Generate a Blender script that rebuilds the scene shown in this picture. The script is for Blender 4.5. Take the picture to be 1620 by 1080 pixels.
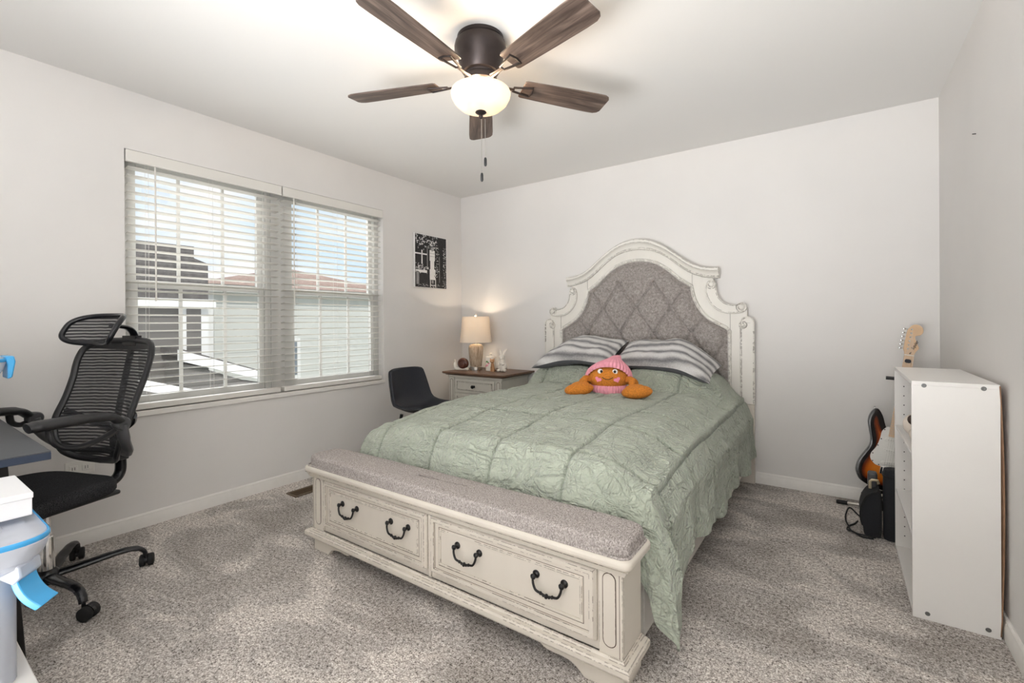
import bpy, bmesh, math, random
from math import sin, cos, pi, sqrt, atan2, radians
from mathutils import Vector, Matrix, noise
random.seed(7)
for o in list(bpy.data.objects): bpy.data.objects.remove(o)
scn = bpy.context.scene
COL = scn.collection

# ------------------------------------------------------------------ camera
F_PX, YAW, PITCH, ROLL = 732.06, 0.6123, -0.0014, -0.0067
SHX, SHY = 0.0, -28.72
CAM = Vector((3.21, -3.6568, 1.138))
def cam_axes():
    f = Vector((-sin(YAW), cos(YAW), 0)); r = Vector((cos(YAW), sin(YAW), 0)); u = Vector((0, 0, 1))
    f2 = f*cos(PITCH)+u*sin(PITCH); u2 = u*cos(PITCH)-f*sin(PITCH)
    return r*cos(ROLL)+u2*sin(ROLL), u2*cos(ROLL)-r*sin(ROLL), f2
r_, u_, f_ = cam_axes()
cd = bpy.data.cameras.new('camera'); cam = bpy.data.objects.new('camera', cd); COL.objects.link(cam)
cam.matrix_world = Matrix(((r_.x, u_.x, -f_.x, CAM.x), (r_.y, u_.y, -f_.y, CAM.y), (r_.z, u_.z, -f_.z, CAM.z), (0, 0, 0, 1)))
cd.sensor_width = 36.0; cd.lens = F_PX/1620*36; cd.shift_x = -SHX/1620; cd.shift_y = SHY/1620
cd.clip_start = 0.03; cd.clip_end = 200
scn.camera = cam

# ------------------------------------------------------------------ world, sun, added fill lights, exposure
scn.view_settings.view_transform = 'Standard'; scn.view_settings.look = 'None'
scn.view_settings.gamma = 1.0; scn.view_settings.use_curve_mapping = False
scn.view_settings.exposure = 0.35
W = bpy.data.worlds.new('sky'); scn.world = W; W.use_nodes = True
nt = W.node_tree; nt.nodes.clear()
def wn(t): return nt.nodes.new(t)
out = wn('ShaderNodeOutputWorld'); bg = wn('ShaderNodeBackground'); tc = wn('ShaderNodeTexCoord')
nz = wn('ShaderNodeTexNoise'); nz.inputs['Scale'].default_value = 3.5; nz.inputs['Detail'].default_value = 6
mp = wn('ShaderNodeMapping'); mp.inputs['Scale'].default_value = (1, 1, 3)
rp = wn('ShaderNodeValToRGB'); rp.color_ramp.elements[0].position = .42; rp.color_ramp.elements[0].color = (.66, .84, 1.0, 1)
rp.color_ramp.elements[1].position = .62; rp.color_ramp.elements[1].color = (1, 1, 1, 1)
nt.links.new(tc.outputs['Generated'], mp.inputs['Vector']); nt.links.new(mp.outputs[0], nz.inputs['Vector'])
nt.links.new(nz.outputs['Fac'], rp.inputs['Fac']); nt.links.new(rp.outputs[0], bg.inputs['Color'])
bg.inputs['Strength'].default_value = .86; nt.links.new(bg.outputs[0], out.inputs['Surface'])

def light(name, kind, loc, energy, color=(1, 1, 1), rot=None, **kw):
    d = bpy.data.lights.new(name, kind); d.energy = energy; d.color = color
    for k, v in kw.items(): setattr(d, k, v)
    o = bpy.data.objects.new(name, d); COL.objects.link(o); o.location = loc
    if rot: o.rotation_euler = rot
    return o
sun = light('sun', 'SUN', (6, 2, 8), 2.2, (1, .96, .9), angle=.02)
sun.rotation_euler = Vector((-.62, .35, -.70)).to_track_quat('-Z', 'Y').to_euler()
# added fill light, unseen, shining in through the hallway doorway behind the camera
hall = light('hallway_fill_light', 'AREA', (3.05, -5.1, 1.05), 9, (1, .99, .98), (radians(-90), 0, 0), shape='RECTANGLE', size=.9, size_y=1.7)
hall.rotation_euler = Vector((-.25, 1, .30)).to_track_quat('-Z', 'Y').to_euler()

# two added fill lamps, unseen behind the camera, brightening the ceiling
up_fill = light('ceiling_fill_light', 'AREA', (2.75, -4.6,  .9), 88, (.965, .985, 1), shape='DISK', size=1.6)
up_fill.rotation_euler = Vector((.10, .16, 1)).to_track_quat('-Z', 'Y').to_euler()
spt = light('ceiling_fill_light', 'SPOT', (1.7, -4.5, .45), 275, (.97, .985, 1), spot_size=radians(80), spot_blend=1.0, shadow_soft_size=.6)
spt.rotation_euler = (Vector((1.95, -1.35, 2.44))-Vector((1.7, -4.5, .45))).to_track_quat('-Z', 'Y').to_euler()
# added area lamp high above the window, out of its view, boosting daylight
win_fill = light('window_fill_light', 'AREA', (-2.3, -1.9, 4.0), 420, (.97, .985, 1), shape='RECTANGLE', size=4.5, size_y=2.4)
win_fill.rotation_euler = Vector((1, 0, -1.15)).to_track_quat('-Z', 'Y').to_euler()

# ------------------------------------------------------------------ material helpers
def srgb(r, g, b):
    f = lambda c: (c/255/12.92) if c/255 <= .04045 else ((c/255+.055)/1.055)**2.4
    return (f(r), f(g), f(b), 1)
class Mat:
    def __init__(s, name, color=(.8, .8, .8, 1), rough=.5, metal=0, spec=.5):
        s.m = bpy.data.materials.new(name); s.m.use_nodes = True; s.t = s.m.node_tree
        s.b = s.t.nodes['Principled BSDF']; s.o = s.t.nodes['Material Output']
        s.set('Base Color', color); s.set('Roughness', rough); s.set('Metallic', metal); s.set('Specular IOR Level', spec)
        s.coord = None
    def set(s, k, v): s.b.inputs[k].default_value = v
    def n(s, t, **kw):
        n = s.t.nodes.new(t)
        for k, v in kw.items(): setattr(n, k, v)
        return n
    def l(s, a, b): s.t.links.new(a, b)
    def co(s):
        if not s.coord: s.coord = s.n('ShaderNodeTexCoord')
        return s.coord.outputs['Object']
    def mapping(s, scale=(1, 1, 1), rot=(0, 0, 0), loc=(0, 0, 0)):
        m = s.n('ShaderNodeMapping'); m.inputs['Scale'].default_value = scale; m.inputs['Rotation'].default_value = rot
        m.inputs['Location'].default_value = loc; s.l(s.co(), m.inputs['Vector']); return m.outputs[0]
    def noise(s, scale, detail=3, rough=.5, vec=None, dist=0):
        n = s.n('ShaderNodeTexNoise'); n.inputs['Scale'].default_value = scale; n.inputs['Detail'].default_value = detail
        n.inputs['Roughness'].default_value = rough; n.inputs['Distortion'].default_value = dist
        s.l(vec if vec else s.co(), n.inputs['Vector']); return n.outputs['Fac']
    def wave(s, scale, vec=None, dist=0, detail=0, direction='X', bands='BANDS', profile='SIN'):
        n = s.n('ShaderNodeTexWave'); n.bands_direction = direction; n.wave_profile = profile
        n.inputs['Scale'].default_value = scale; n.inputs['Distortion'].default_value = dist; n.inputs['Detail'].default_value = detail
        s.l(vec if vec else s.co(), n.inputs['Vector']); return n.outputs['Fac']
    def ramp(s, fac, stops, interp='LINEAR'):
        r = s.n('ShaderNodeValToRGB'); r.color_ramp.interpolation = interp
        e = r.color_ramp.elements
        while len(e) < len(stops): e.new(.5)
        for i, (p, c) in enumerate(stops): e[i].position = p; e[i].color = c
        s.l(fac, r.inputs['Fac']); return r.outputs['Color']
    def mix(s, fac, a, b, mode='MIX'):
        m = s.n('ShaderNodeMix'); m.data_type = 'RGBA'; m.blend_type = mode
        for sock, v in ((m.inputs[0], fac), (m.inputs[6], a), (m.inputs[7], b)):
            if hasattr(v, 'links'): s.l(v, sock)
            else: sock.default_value = v
        return m.outputs[2]
    def math(s, op, a, b=None):
        m = s.n('ShaderNodeMath'); m.operation = op
        for i, v in enumerate((a, b)):
            if v is None: continue
            if hasattr(v, 'links'): s.l(v, m.inputs[i])
            else: m.inputs[i].default_value = v
        return m.outputs[0]
    def base(s, c): s.l(c, s.b.inputs['Base Color'])
    def bump(s, h, strength=.3, dist=.01):
        n = s.n('ShaderNodeBump'); n.inputs['Strength'].default_value = strength; n.inputs['Distance'].default_value = dist
        s.l(h, n.inputs['Height']); s.l(n.outputs[0], s.b.inputs['Normal'])
def simple(name, rgb, rough=.5, metal=0, spec=.5, var=0, vscale=30, bump=0, bscale=200):
    m = Mat(name, srgb(*rgb), rough, metal, spec)
    if var:
        c = srgb(*rgb); lo = tuple(x*(1-var) for x in c[:3])+(1,); hi = tuple(min(1, x*(1+var)) for x in c[:3])+(1,)
        m.base(m.ramp(m.noise(vscale, 4), [(.3, lo), (.7, hi)]))
    if bump: m.bump(m.noise(bscale, 3), bump, .002)
    return m.m
M = {}
def build_mats():
    m = Mat('wall_paint', srgb(224, 221, 218), .75, spec=.25)
    m.base(m.ramp(m.noise(1.6, 3), [(.35, srgb(222, 219, 216)), (.65, srgb(226, 223, 220))])); m.bump(m.noise(260, 2), .08, .002); M['wall'] = m.m
    m = Mat('ceiling_paint', srgb(230, 228, 225), .85, spec=.2); m.bump(m.noise(220, 2), .08, .002); M['ceil'] = m.m
    M['trim'] = simple('trim_paint', (232, 229, 224), .45, var=.02)
    # carpet
    m = Mat('carpet_pile', rough=.95, spec=.1)
    fine = m.noise(190, 3, .7); mid = m.noise(75, 3, .6)
    sp = m.math('ADD', m.math('MULTIPLY', fine, .62), m.math('MULTIPLY', mid, .38))
    c1 = m.ramp(sp, [(.38, srgb(64, 58, 53)), (.455, srgb(168, 160, 153)), (.53, srgb(208, 201, 195)), (.62, srgb(252, 249, 245))])
    big = m.noise(2.2, 3, .55, m.mapping((1, 1.7, 1), (0, 0, .5)), .8)
    c2 = m.mix(1.0, c1, m.ramp(big, [(.36, (.72, .71, .70, 1)), (.5, (.92, .92, .92, 1)), (.60, (1.20, 1.19, 1.18, 1))]), 'MULTIPLY')
    m.base(c2); m.bump(sp, .75, .010); M['carpet'] = m.m
    # distressed antique white: dark glaze caught on edges
    def antique(name, c, amt):
        m = Mat(name, srgb(*c), .45)
        bv = m.n('ShaderNodeBevel'); bv.samples = 6; bv.inputs['Radius'].default_value = .0042
        g = m.n('ShaderNodeNewGeometry')
        d = m.n('ShaderNodeVectorMath'); d.operation = 'DOT_PRODUCT'; m.l(bv.outputs[0], d.inputs[0]); m.l(g.outputs['Normal'], d.inputs[1])
        edge = m.math('SUBTRACT', 1.0, d.outputs['Value'])
        n1 = m.noise(55, 4, .65); n2 = m.noise(9, 2)
        e2 = m.math('MULTIPLY', edge, m.math('MULTIPLY', m.math('GREATER_THAN', n1, .47), m.math('GREATER_THAN', n2, .42)))
        f = m.math('MULTIPLY', m.math('GREATER_THAN', e2, .022), amt)
        base = m.ramp(m.noise(6, 4, .6, m.mapping((1, 1, .35))), [(.3, tuple(x*.93 for x in srgb(*c)[:3])+(1,)), (.7, srgb(*c))])
        m.base(m.mix(f, base, srgb(72, 56, 44))); m.bump(m.noise(120, 3), .05, .002); return m.m
    M['antique'] = antique('distressed_cream_paint', (219, 211, 199), .85)
    M['antique_white'] = antique('distressed_white_paint', (229, 225, 217), .85)
    M['antique_grey'] = antique('distressed_grey_white_paint', (206, 202, 192), .85)
    M['glaze'] = simple('dark_brown_glaze', (84, 68, 56), .6, var=.2, vscale=90)
    # tweed
    m = Mat('grey_tweed', rough=.95, spec=.1)
    w1 = m.noise(1, 2, .6, m.mapping((520, 520, 110))); w2 = m.noise(1, 2, .6, m.mapping((110, 520, 520))); w3 = m.noise(60, 3)
    s_ = m.math('ADD', m.math('MULTIPLY', w1, .4), m.math('ADD', m.math('MULTIPLY', w2, .3), m.math('MULTIPLY', w3, .3)))
    m.base(m.ramp(s_, [(.36, srgb(108, 101, 97)), (.5, srgb(152, 145, 141)), (.64, srgb(190, 183, 178))])); m.bump(s_, .5, .003); M['tweed'] = m.m
    m = Mat('bench_tweed', rough=.95, spec=.1)
    w1 = m.noise(1, 2, .6, m.mapping((480, 110, 110))); w3 = m.noise(230, 3)
    s_ = m.math('ADD', m.math('MULTIPLY', w1, .55), m.math('MULTIPLY', w3, .45))
    m.base(m.ramp(s_, [(.34, srgb(112, 105, 102)), (.5, srgb(168, 160, 156)), (.66, srgb(212, 205, 200))])); m.bump(s_, .5, .003); M['bench_tweed'] = m.m
    # sage comforter
    m = Mat('sage_cotton', rough=.8, spec=.2)
    m.set('Sheen Weight', .35); m.set('Sheen Roughness', .4)
    sage = m.ramp(m.noise(14, 4), [(.3, srgb(177, 184, 168)), (.7, srgb(186, 193, 177))])
    at = m.n('ShaderNodeAttribute'); at.attribute_name = 'seam_shade'  # groove shade painted into the colour along the quilting seams
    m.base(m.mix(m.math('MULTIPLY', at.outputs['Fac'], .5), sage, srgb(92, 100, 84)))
    wr = m.noise(1, 5, .62, m.mapping((9, 22, 14), (0, 0, .35)), 1.2); wr2 = m.noise(1, 4, .6, m.mapping((34, 12, 22), (0, .2, -.5)), .6)
    cr = m.math('ABSOLUTE', m.math('SUBTRACT', m.noise(1, 3, .55, m.mapping((4.5, 13, 9), (0, .1, .5)), 1.6), .5))
    cr2 = m.math('ABSOLUTE', m.math('SUBTRACT', m.noise(1, 3, .55, m.mapping((15, 6, 9), (.1, 0, -.4)), 1.4), .5))
    crease = m.math('ADD', m.math('MULTIPLY', m.math('MINIMUM', cr, .10), 5.0), m.math('MULTIPLY', m.math('MINIMUM', cr2, .08), 4.0))
    m.bump(m.math('ADD', m.math('ADD', wr, m.math('MULTIPLY', wr2, .5)), crease), .85, .022); M['sage'] = m.m
    # fur pillow: soft bands running along the pillow
    m = Mat('striped_faux_fur', rough=.95, spec=.1); m.set('Sheen Weight', .3)
    bands = m.wave(3.7, m.mapping((.10, 1, 1), (radians(68), 0, 0)), 2.2, 3, 'Z'); fz = m.noise(150, 4, .75)
    v = m.math('ADD', m.math('MULTIPLY', m.math('POWER', bands, .7), .56), m.math('MULTIPLY', fz, .55))
    m.base(m.ramp(v, [(.20, srgb(108, 106, 109)), (.40, srgb(158, 156, 157)), (.60, srgb(212, 209, 207)), (.85, srgb(242, 240, 238))])); m.bump(fz, .9, .012); M['fur'] = m.m
    M['pillow_back'] = simple('charcoal_pillow_cloth', (96, 97, 101), .9, var=.08, bump=.2)
    # blinds, window
    M['blind'] = simple('white_blind_slat', (226, 223, 217), .5)
    M['vinyl'] = simple('white_vinyl', (205, 204, 200), .4)
    M['cord'] = simple('white_cord', (225, 222, 216), .8)
    m = Mat('window_glass'); tr = m.n('ShaderNodeBsdfTransparent'); gl = m.n('ShaderNodeBsdfGlossy'); gl.inputs['Roughness'].default_value = .02
    mx = m.n('ShaderNodeMixShader'); mx.inputs[0].default_value = .05; m.l(tr.outputs[0], mx.inputs[1]); m.l(gl.outputs[0], mx.inputs[2]); m.l(mx.outputs[0], m.o.inputs['Surface']); M['glass'] = m.m
    # fan
    M['bronze'] = simple('oil_rubbed_bronze', (56, 49, 48), .42, .6, var=.1)
    m = Mat('walnut_blade', rough=.45)
    gv = m.mapping((2.2, 34, 34)); g = m.noise(1, 5, .6, gv, 1.5)
    m.base(m.ramp(g, [(.3, srgb(52, 41, 36)), (.5, srgb(92, 77, 69)), (.7, srgb(124, 107, 97))])); m.bump(g, .1, .002); M['blade'] = m.m
    m = Mat('frosted_lamp_glass'); trl = m.n('ShaderNodeBsdfTranslucent'); trl.inputs['Color'].default_value = (.50, .45, .39, 1)
    df = m.n('ShaderNodeBsdfDiffuse'); df.inputs['Color'].default_value = (.80, .75, .69, 1); tp = m.n('ShaderNodeBsdfTransparent'); tp.inputs['Color'].default_value = (1, .96, .9, 1)
    em = m.n('ShaderNodeEmission'); em.inputs['Color'].default_value = (1, .86, .68, 1); em.inputs['Strength'].default_value = .12
    a = m.n('ShaderNodeMixShader'); a.inputs[0].default_value = .5; m.l(trl.outputs[0], a.inputs[1]); m.l(df.outputs[0], a.inputs[2])
    b = m.n('ShaderNodeMixShader'); b.inputs[0].default_value = .10; m.l(a.outputs[0], b.inputs[1]); m.l(tp.outputs[0], b.inputs[2])
    c = m.n('ShaderNodeAddShader'); m.l(b.outputs[0], c.inputs[0]); m.l(em.outputs[0], c.inputs[1]); m.l(c.outputs[0], m.o.inputs['Surface']); M['bowl'] = m.m
    # lamp shade
    m = Mat('linen_lampshade'); trl = m.n('ShaderNodeBsdfTranslucent'); trl.inputs['Color'].default_value = srgb(240, 226, 206)
    df = m.n('ShaderNodeBsdfDiffuse'); df.inputs['Color'].default_value = srgb(238, 231, 220)
    a = m.n('ShaderNodeMixShader'); a.inputs[0].default_value = .72; m.l(trl.outputs[0], a.inputs[1]); m.l(df.outputs[0], a.inputs[2]); m.l(a.outputs[0], m.o.inputs['Surface']); M['shade'] = m.m
    m = Mat('ribbed_taupe_glass', srgb(176, 156, 134), .25); m.base(m.ramp(m.noise(1, 4, .6, m.mapping((160, 160, 8))), [(.35, srgb(146, 125, 104)), (.65, srgb(204, 186, 164))])); M['taupe_glass'] = m.m
    M['nickel'] = simple('brushed_nickel', (190, 186, 180), .3, 1)
    M['chrome'] = simple('polished_chrome', (225, 225, 225), .12, 1)
    M['bulb'] = simple('lit_bulb', (255, 235, 205), .3)
    bm = M['bulb'].node_tree.nodes['Principled BSDF']; bm.inputs['Emission Color'].default_value = (1, .8, .55, 1); bm.inputs['Emission Strength'].default_value = 3
    m = Mat('brown_stained_wood', rough=.35); g = m.noise(1, 4, .6, m.mapping((6, 60, 60)), 1); m.base(m.ramp(g, [(.3, srgb(74, 50, 36)), (.7, srgb(122, 88, 64))])); M['brown_wood'] = m.m
    M['black_iron'] = simple('black_iron', (26, 24, 24), .35, .3)
    M['black_plastic'] = simple('black_plastic', (34, 34, 36), .42, var=.05)
    M['black_gloss'] = simple('gloss_black_plastic', (22, 23, 28), .22)
    M['grey_plastic'] = simple('dark_grey_plastic', (72, 72, 74), .35)
    M['rubber'] = simple('black_rubber', (20, 20, 21), .7)
    m = Mat('black_seat_mesh', srgb(34, 34, 36), .9, spec=.15); m.bump(m.noise(420, 2), .5, .002); m.base(m.ramp(m.noise(420, 2), [(.4, srgb(24, 24, 26)), (.62, srgb(62, 62, 64))])); M['seat_mesh'] = m.m
    m = Mat('black_back_mesh', srgb(34, 34, 37), .7)
    tp = m.n('ShaderNodeBsdfTransparent'); mx = m.n('ShaderNodeMixShader')
    w = m.wave(22, None, 1.2, 1, 'Z'); fac = m.math('ADD', m.math('MULTIPLY', m.math('GREATER_THAN', w, .62), .34), .04)
    m.l(fac, mx.inputs[0]); m.l(m.b.outputs[0], mx.inputs[1]); m.l(tp.outputs[0], mx.inputs[2]); m.l(mx.outputs[0], m.o.inputs['Surface'])
    m.base(m.ramp(w, [(.3, srgb(26, 26, 28)), (.7, srgb(66, 67, 70))])); M['back_mesh'] = m.m
    M['navy_leather'] = simple('navy_black_leather', (29, 32, 41), .5, var=.25, vscale=160, bump=.3, bscale=300)
    M['desk_top'] = simple('charcoal_desk_laminate', (78, 80, 84), .55, var=.1, vscale=300)
    M['desk_edge'] = simple('navy_desk_edge', (40, 52, 72), .5)
    M['white_card'] = simple('white_card', (240, 240, 242), .6)
    M['white_melamine'] = simple('white_melamine', (233, 230, 226), .38, var=.015, vscale=4)
    M['hardboard'] = simple('brown_hardboard', (150, 116, 90), .7, var=.12)
    M['cam_screw'] = simple('grey_screw', (120, 120, 118), .4, .6)
    def clear(name, c, tfac, rough=.25):
        m = Mat(name, srgb(*c), rough); tp = m.n('ShaderNodeBsdfTransparent'); tp.inputs['Color'].default_value = (.96, .97, 1, 1); mx = m.n('ShaderNodeMixShader'); mx.inputs[0].default_value = tfac
        m.base(m.ramp(m.noise(6, 3), [(.35, tuple(x*.86 for x in srgb(*c)[:3])+(1,)), (.65, srgb(*c))]))
        m.l(m.b.outputs[0], mx.inputs[1]); m.l(tp.outputs[0], mx.inputs[2]); m.l(mx.outputs[0], m.o.inputs['Surface']); return m.m
    M['clear_bin'] = clear('cloudy_clear_plastic', (222, 226, 234), .42)
    M['clear_lid'] = clear('clear_lid_plastic', (236, 240, 248), .42, .15)
    M['blue'] = simple('sky_blue_plastic', (72, 168, 226), .25)
    M['orange_fur'] = simple('orange_terry', (204, 126, 44), .95, var=.22, vscale=120, bump=1, bscale=160)
    M['pink_knit'] = simple('pink_knit', (232, 158, 172), .9, var=.06)
    M['pink_felt'] = simple('pink_felt', (246, 150, 176), .9)
    M['white_felt'] = simple('white_felt', (245, 243, 238), .6)
    M['black_felt'] = simple('black_felt', (22, 18, 18), .5)
    M['ceramic'] = simple('white_ceramic', (238, 231, 220), .25, var=.03)
    M['brown_glaze'] = simple('brown_glazed_ceramic', (92, 54, 44), .25, var=.2)
    M['tan_fur'] = simple('tan_ceramic', (188, 142, 100), .4, var=.15)
    M['green_paint'] = simple('green_painted_leaf', (74, 130, 70), .5)
    M['maple'] = simple('maple_wood', (216, 182, 146), .35, var=.07, vscale=12)
    M['cream_plush'] = simple('cream_plush', (226, 214, 202), .95, var=.06, bump=.6, bscale=150)
    M['brown_plush'] = simple('dark_brown_plush', (62, 46, 40), .95, var=.15)
    m = Mat('sunburst_lacquer', rough=.14)
    at = m.n('ShaderNodeAttribute'); at.attribute_name = 'burst'
    fig = m.noise(1, 3, .6, m.mapping((30, 30, 5)))
    v = m.math('ADD', at.outputs['Fac'], m.math('MULTIPLY', m.math('SUBTRACT', fig, .5), .10))
    m.base(m.ramp(v, [(.0, srgb(16, 14, 14)), (.30, srgb(24, 15, 12)), (.46, srgb(120, 50, 16)), (.66, srgb(196, 100, 28)), (1, srgb(214, 124, 40))])); M['sunburst'] = m.m
    M['pickguard'] = simple('white_pickguard', (232, 230, 224), .3)
    M['black_nylon'] = simple('black_nylon', (24, 25, 30), .8, var=.2, vscale=120)
    M['cream_metal'] = simple('pale_gold_metal', (214, 200, 170), .3, .6)
    M['vent'] = simple('brown_vent_steel', (104, 86, 66), .5, .4, var=.1)
    M['dark_slot'] = simple('dark_slot', (20, 17, 15), .9)
    M['art_dark'] = simple('print_black', (34, 33, 34), .6, var=.5, vscale=60)
    M['art_white'] = simple('print_white', (232, 230, 228), .6, var=.06)
    M['art_grey'] = simple('print_grey', (150, 148, 147), .6, var=.2)
    # outdoors
    def siding(name, c):
        m = Mat(name, srgb(*c), .7); w = m.wave(1, m.mapping((1, 1, 1.1)), 0, 0, 'Z', profile='SAW'); m.bump(w, .6, .03)
        m.base(m.ramp(w, [(.0, tuple(x*.62 for x in srgb(*c)[:3])+(1,)), (.10, srgb(*c)), (1, srgb(*c))])); return m.m
    M['siding_light'] = siding('light_grey_siding', (206, 206, 200)); M['siding_dark'] = siding('charcoal_siding', (112, 108, 104))
    M['shingle_dark'] = simple('dark_shingles', (92, 88, 86), .9, var=.35, vscale=14)
    M['shingle_red'] = simple('reddish_brown_shingles', (158, 132, 120), .9, var=.25, vscale=10)
    M['shingle_pale'] = simple('pale_grey_shingles', (214, 212, 208), .9, var=.05)
    M['ext_white'] = simple('white_exterior_trim', (226, 225, 222), .6)
    M['lawn'] = simple('grass_lawn', (120, 124, 92), .95, var=.25, vscale=5)
    M['pane_dark'] = simple('dark_window_pane', (120, 126, 132), .15)
build_mats()

# ------------------------------------------------------------------ mesh helpers
def wm(o):
    m = o.matrix_basis.copy()
    return wm(o.parent) @ m if o.parent else m
class MB:
    def __init__(s): s.v = []; s.f = []; s.mi = []; s.cur = 0
    def add(s, vs, fs, T=None):
        b = len(s.v); s.v += [tuple(T @ Vector(p)) if T else tuple(p) for p in vs]
        for f in fs: s.f.append(tuple(b+i for i in f)); s.mi.append(s.cur)
        return s
    def box(s, x0, x1, y0, y1, z0, z1, T=None):
        v = [(x, y, z) for z in (z0, z1) for y in (y0, y1) for x in (x0, x1)]
        return s.add(v, [(0, 2, 3, 1), (4, 5, 7, 6), (0, 1, 5, 4), (2, 6, 7, 3), (0, 4, 6, 2), (1, 3, 7, 5)], T)
    def cbox(s, c, d, T=None): return s.box(c[0]-d[0]/2, c[0]+d[0]/2, c[1]-d[1]/2, c[1]+d[1]/2, c[2]-d[2]/2, c[2]+d[2]/2, T)
    def lathe(s, prof, seg=24, T=None, c=(0, 0, 0), mod=None):
        vs = []; fs = []; n = len(prof)
        for i, (r, z) in enumerate(prof):
            for k in range(seg):
                a = 2*pi*k/seg; rr = max(r, 1e-4)*(mod(a, z) if mod else 1)
                vs.append((c[0]+rr*cos(a), c[1]+rr*sin(a), c[2]+z))
        for i in range(n-1):
            for k in range(seg):
                k2 = (k+1) % seg; fs.append((i*seg+k, i*seg+k2, (i+1)*seg+k2, (i+1)*seg+k))
        if prof[0][0] > 1e-3: fs.append(tuple(reversed(range(seg))))
        if prof[-1][0] > 1e-3: fs.append(tuple((n-1)*seg+k for k in range(seg)))
        return s.add(vs, fs, T)
    def shell(s, prof, seg=24, T=None, c=(0, 0, 0)):
        vs = []; fs = []; n = len(prof)
        for i, (r, z) in enumerate(prof):
            for k in range(seg):
                a = 2*pi*k/seg; vs.append((c[0]+r*cos(a), c[1]+r*sin(a), c[2]+z))
        for i in range(n-1):
            for k in range(seg):
                k2 = (k+1) % seg; fs.append((i*seg+k, i*seg+k2, (i+1)*seg+k2, (i+1)*seg+k))
        return s.add(vs, fs, T)
    def tube(s, path, r, seg=10, closed=False, T=None, flat=(1, 1), up=None):
        P = [Vector(p) for p in path]; n = len(P); R = r if isinstance(r, (list, tuple)) else [r]*n
        vs = []; fs = []; prev = None
        for i, p in enumerate(P):
            if closed: t = (P[(i+1) % n]-P[i-1])
            else: t = P[min(i+1, n-1)]-P[max(i-1, 0)]
            t = t.normalized()
            if prev is None:
                a = Vector(up) if up else (Vector((0, 0, 1)) if abs(t.z) < .9 else Vector((1, 0, 0)))
            else: a = prev
            a = (a-t*a.dot(t))
            if a.length < 1e-6: a = t.orthogonal()
            a.normalize(); b = t.cross(a); prev = a
            for k in range(seg):
                an = 2*pi*k/seg; vs.append(tuple(p+a*(cos(an)*R[i]*flat[0])+b*(sin(an)*R[i]*flat[1])))
        m = n if closed else n-1
        for i in range(m):
            j = (i+1) % n
            for k in range(seg):
                k2 = (k+1) % seg; fs.append((i*seg+k, i*seg+k2, j*seg+k2, j*seg+k))
        if not closed: fs.append(tuple(reversed(range(seg)))); fs.append(tuple((n-1)*seg+k for k in range(seg)))
        return s.add(vs, fs, T)
    def prism(s, poly, d0, d1, plane='xz', T=None):
        def mk(a, b, d): return {'xz': (a, d, b), 'xy': (a, b, d), 'yz': (d, a, b)}[plane]
        n = len(poly); vs = [mk(a, b, d0) for a, b in poly]+[mk(a, b, d1) for a, b in poly]
        fs = [tuple(range(n)), tuple(reversed(range(n, 2*n)))]+[(i, i+n, (i+1) % n+n, (i+1) % n) for i in range(n)]
        return s.add(vs, fs, T)
    def ell(s, c, r, seg=20, rings=12, T=None, fn=None):
        vs = []; fs = []
        for i in range(rings+1):
            th = pi*i/rings
            for k in range(seg):
                ph = 2*pi*k/seg; d = Vector((sin(th)*cos(ph), sin(th)*sin(ph), cos(th))); q = fn(d) if fn else 1
                vs.append((c[0]+d.x*r[0]*q, c[1]+d.y*r[1]*q, c[2]+d.z*r[2]*q))
        for i in range(rings):
            for k in range(seg):
                k2 = (k+1) % seg; fs.append((i*seg+k, (i+1)*seg+k, (i+1)*seg+k2, i*seg+k2))
        return s.add(vs, fs, T)
    def grid(s, fn, nu, nv, closeu=False, T=None):
        vs = [fn(i/nu if closeu else i/(nu-1), j/(nv-1)) for j in range(nv) for i in range(nu)]
        fs = []
        for j in range(nv-1):
            for i in range(nu if closeu else nu-1):
                i2 = (i+1) % nu; fs.append((j*nu+i, j*nu+i2, (j+1)*nu+i2, (j+1)*nu+i))
        return s.add(vs, fs, T)
    def sweep(s, path, prof, T=None, nrm=None, closed=False):
        """profile (a, b): a along in-plane normal, b along -y (towards the room); path lies in the xz plane"""
        P = [Vector((p[0], 0, p[1])) for p in path]; y0 = nrm or 0; n = len(P); m = len(prof); vs = []; fs = []
        for i, p in enumerate(P):
            t = (P[(i+1) % n]-P[i-1]) if closed else (P[min(i+1, n-1)]-P[max(i-1, 0)]); t.normalize(); nn = Vector((-t.z, 0, t.x))
            for a, b in prof: vs.append(tuple(p+nn*a+Vector((0, y0-b, 0))))
        for i in range(n if closed else n-1):
            j = (i+1) % n
            for k in range(m):
                k2 = (k+1) % m; fs.append((i*m+k, i*m+k2, j*m+k2, j*m+k))
        if not closed: fs.append(tuple(reversed(range(m)))); fs.append(tuple((n-1)*m+k for k in range(m)))
        return s.add(vs, fs, T)
    def build(s, name, mats, parent=None, local=False, smooth=40, bevel=0, seg=2, subsurf=0, label=None, recalc=True, weld=True, solid=0):
        me = bpy.data.meshes.new(name)
        vs = s.v
        if parent is not None and not local:
            inv = wm(parent).inverted(); vs = [tuple(inv @ Vector(p)) for p in s.v]
        me.from_pydata(vs, [], s.f); me.update()
        if not isinstance(mats, (list, tuple)): mats = [mats]
        for m in mats: me.materials.append(m)
        if len(mats) > 1: me.polygons.foreach_set('material_index', s.mi)
        b = bmesh.new(); b.from_mesh(me)
        if weld: bmesh.ops.remove_doubles(b, verts=b.verts, dist=1e-5)
        if recalc: bmesh.ops.recalc_face_normals(b, faces=b.faces)
        b.to_mesh(me); b.free()
        if smooth:
            me.polygons.foreach_set('use_smooth', [True]*len(me.polygons)); me.set_sharp_from_angle(angle=radians(smooth))
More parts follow.
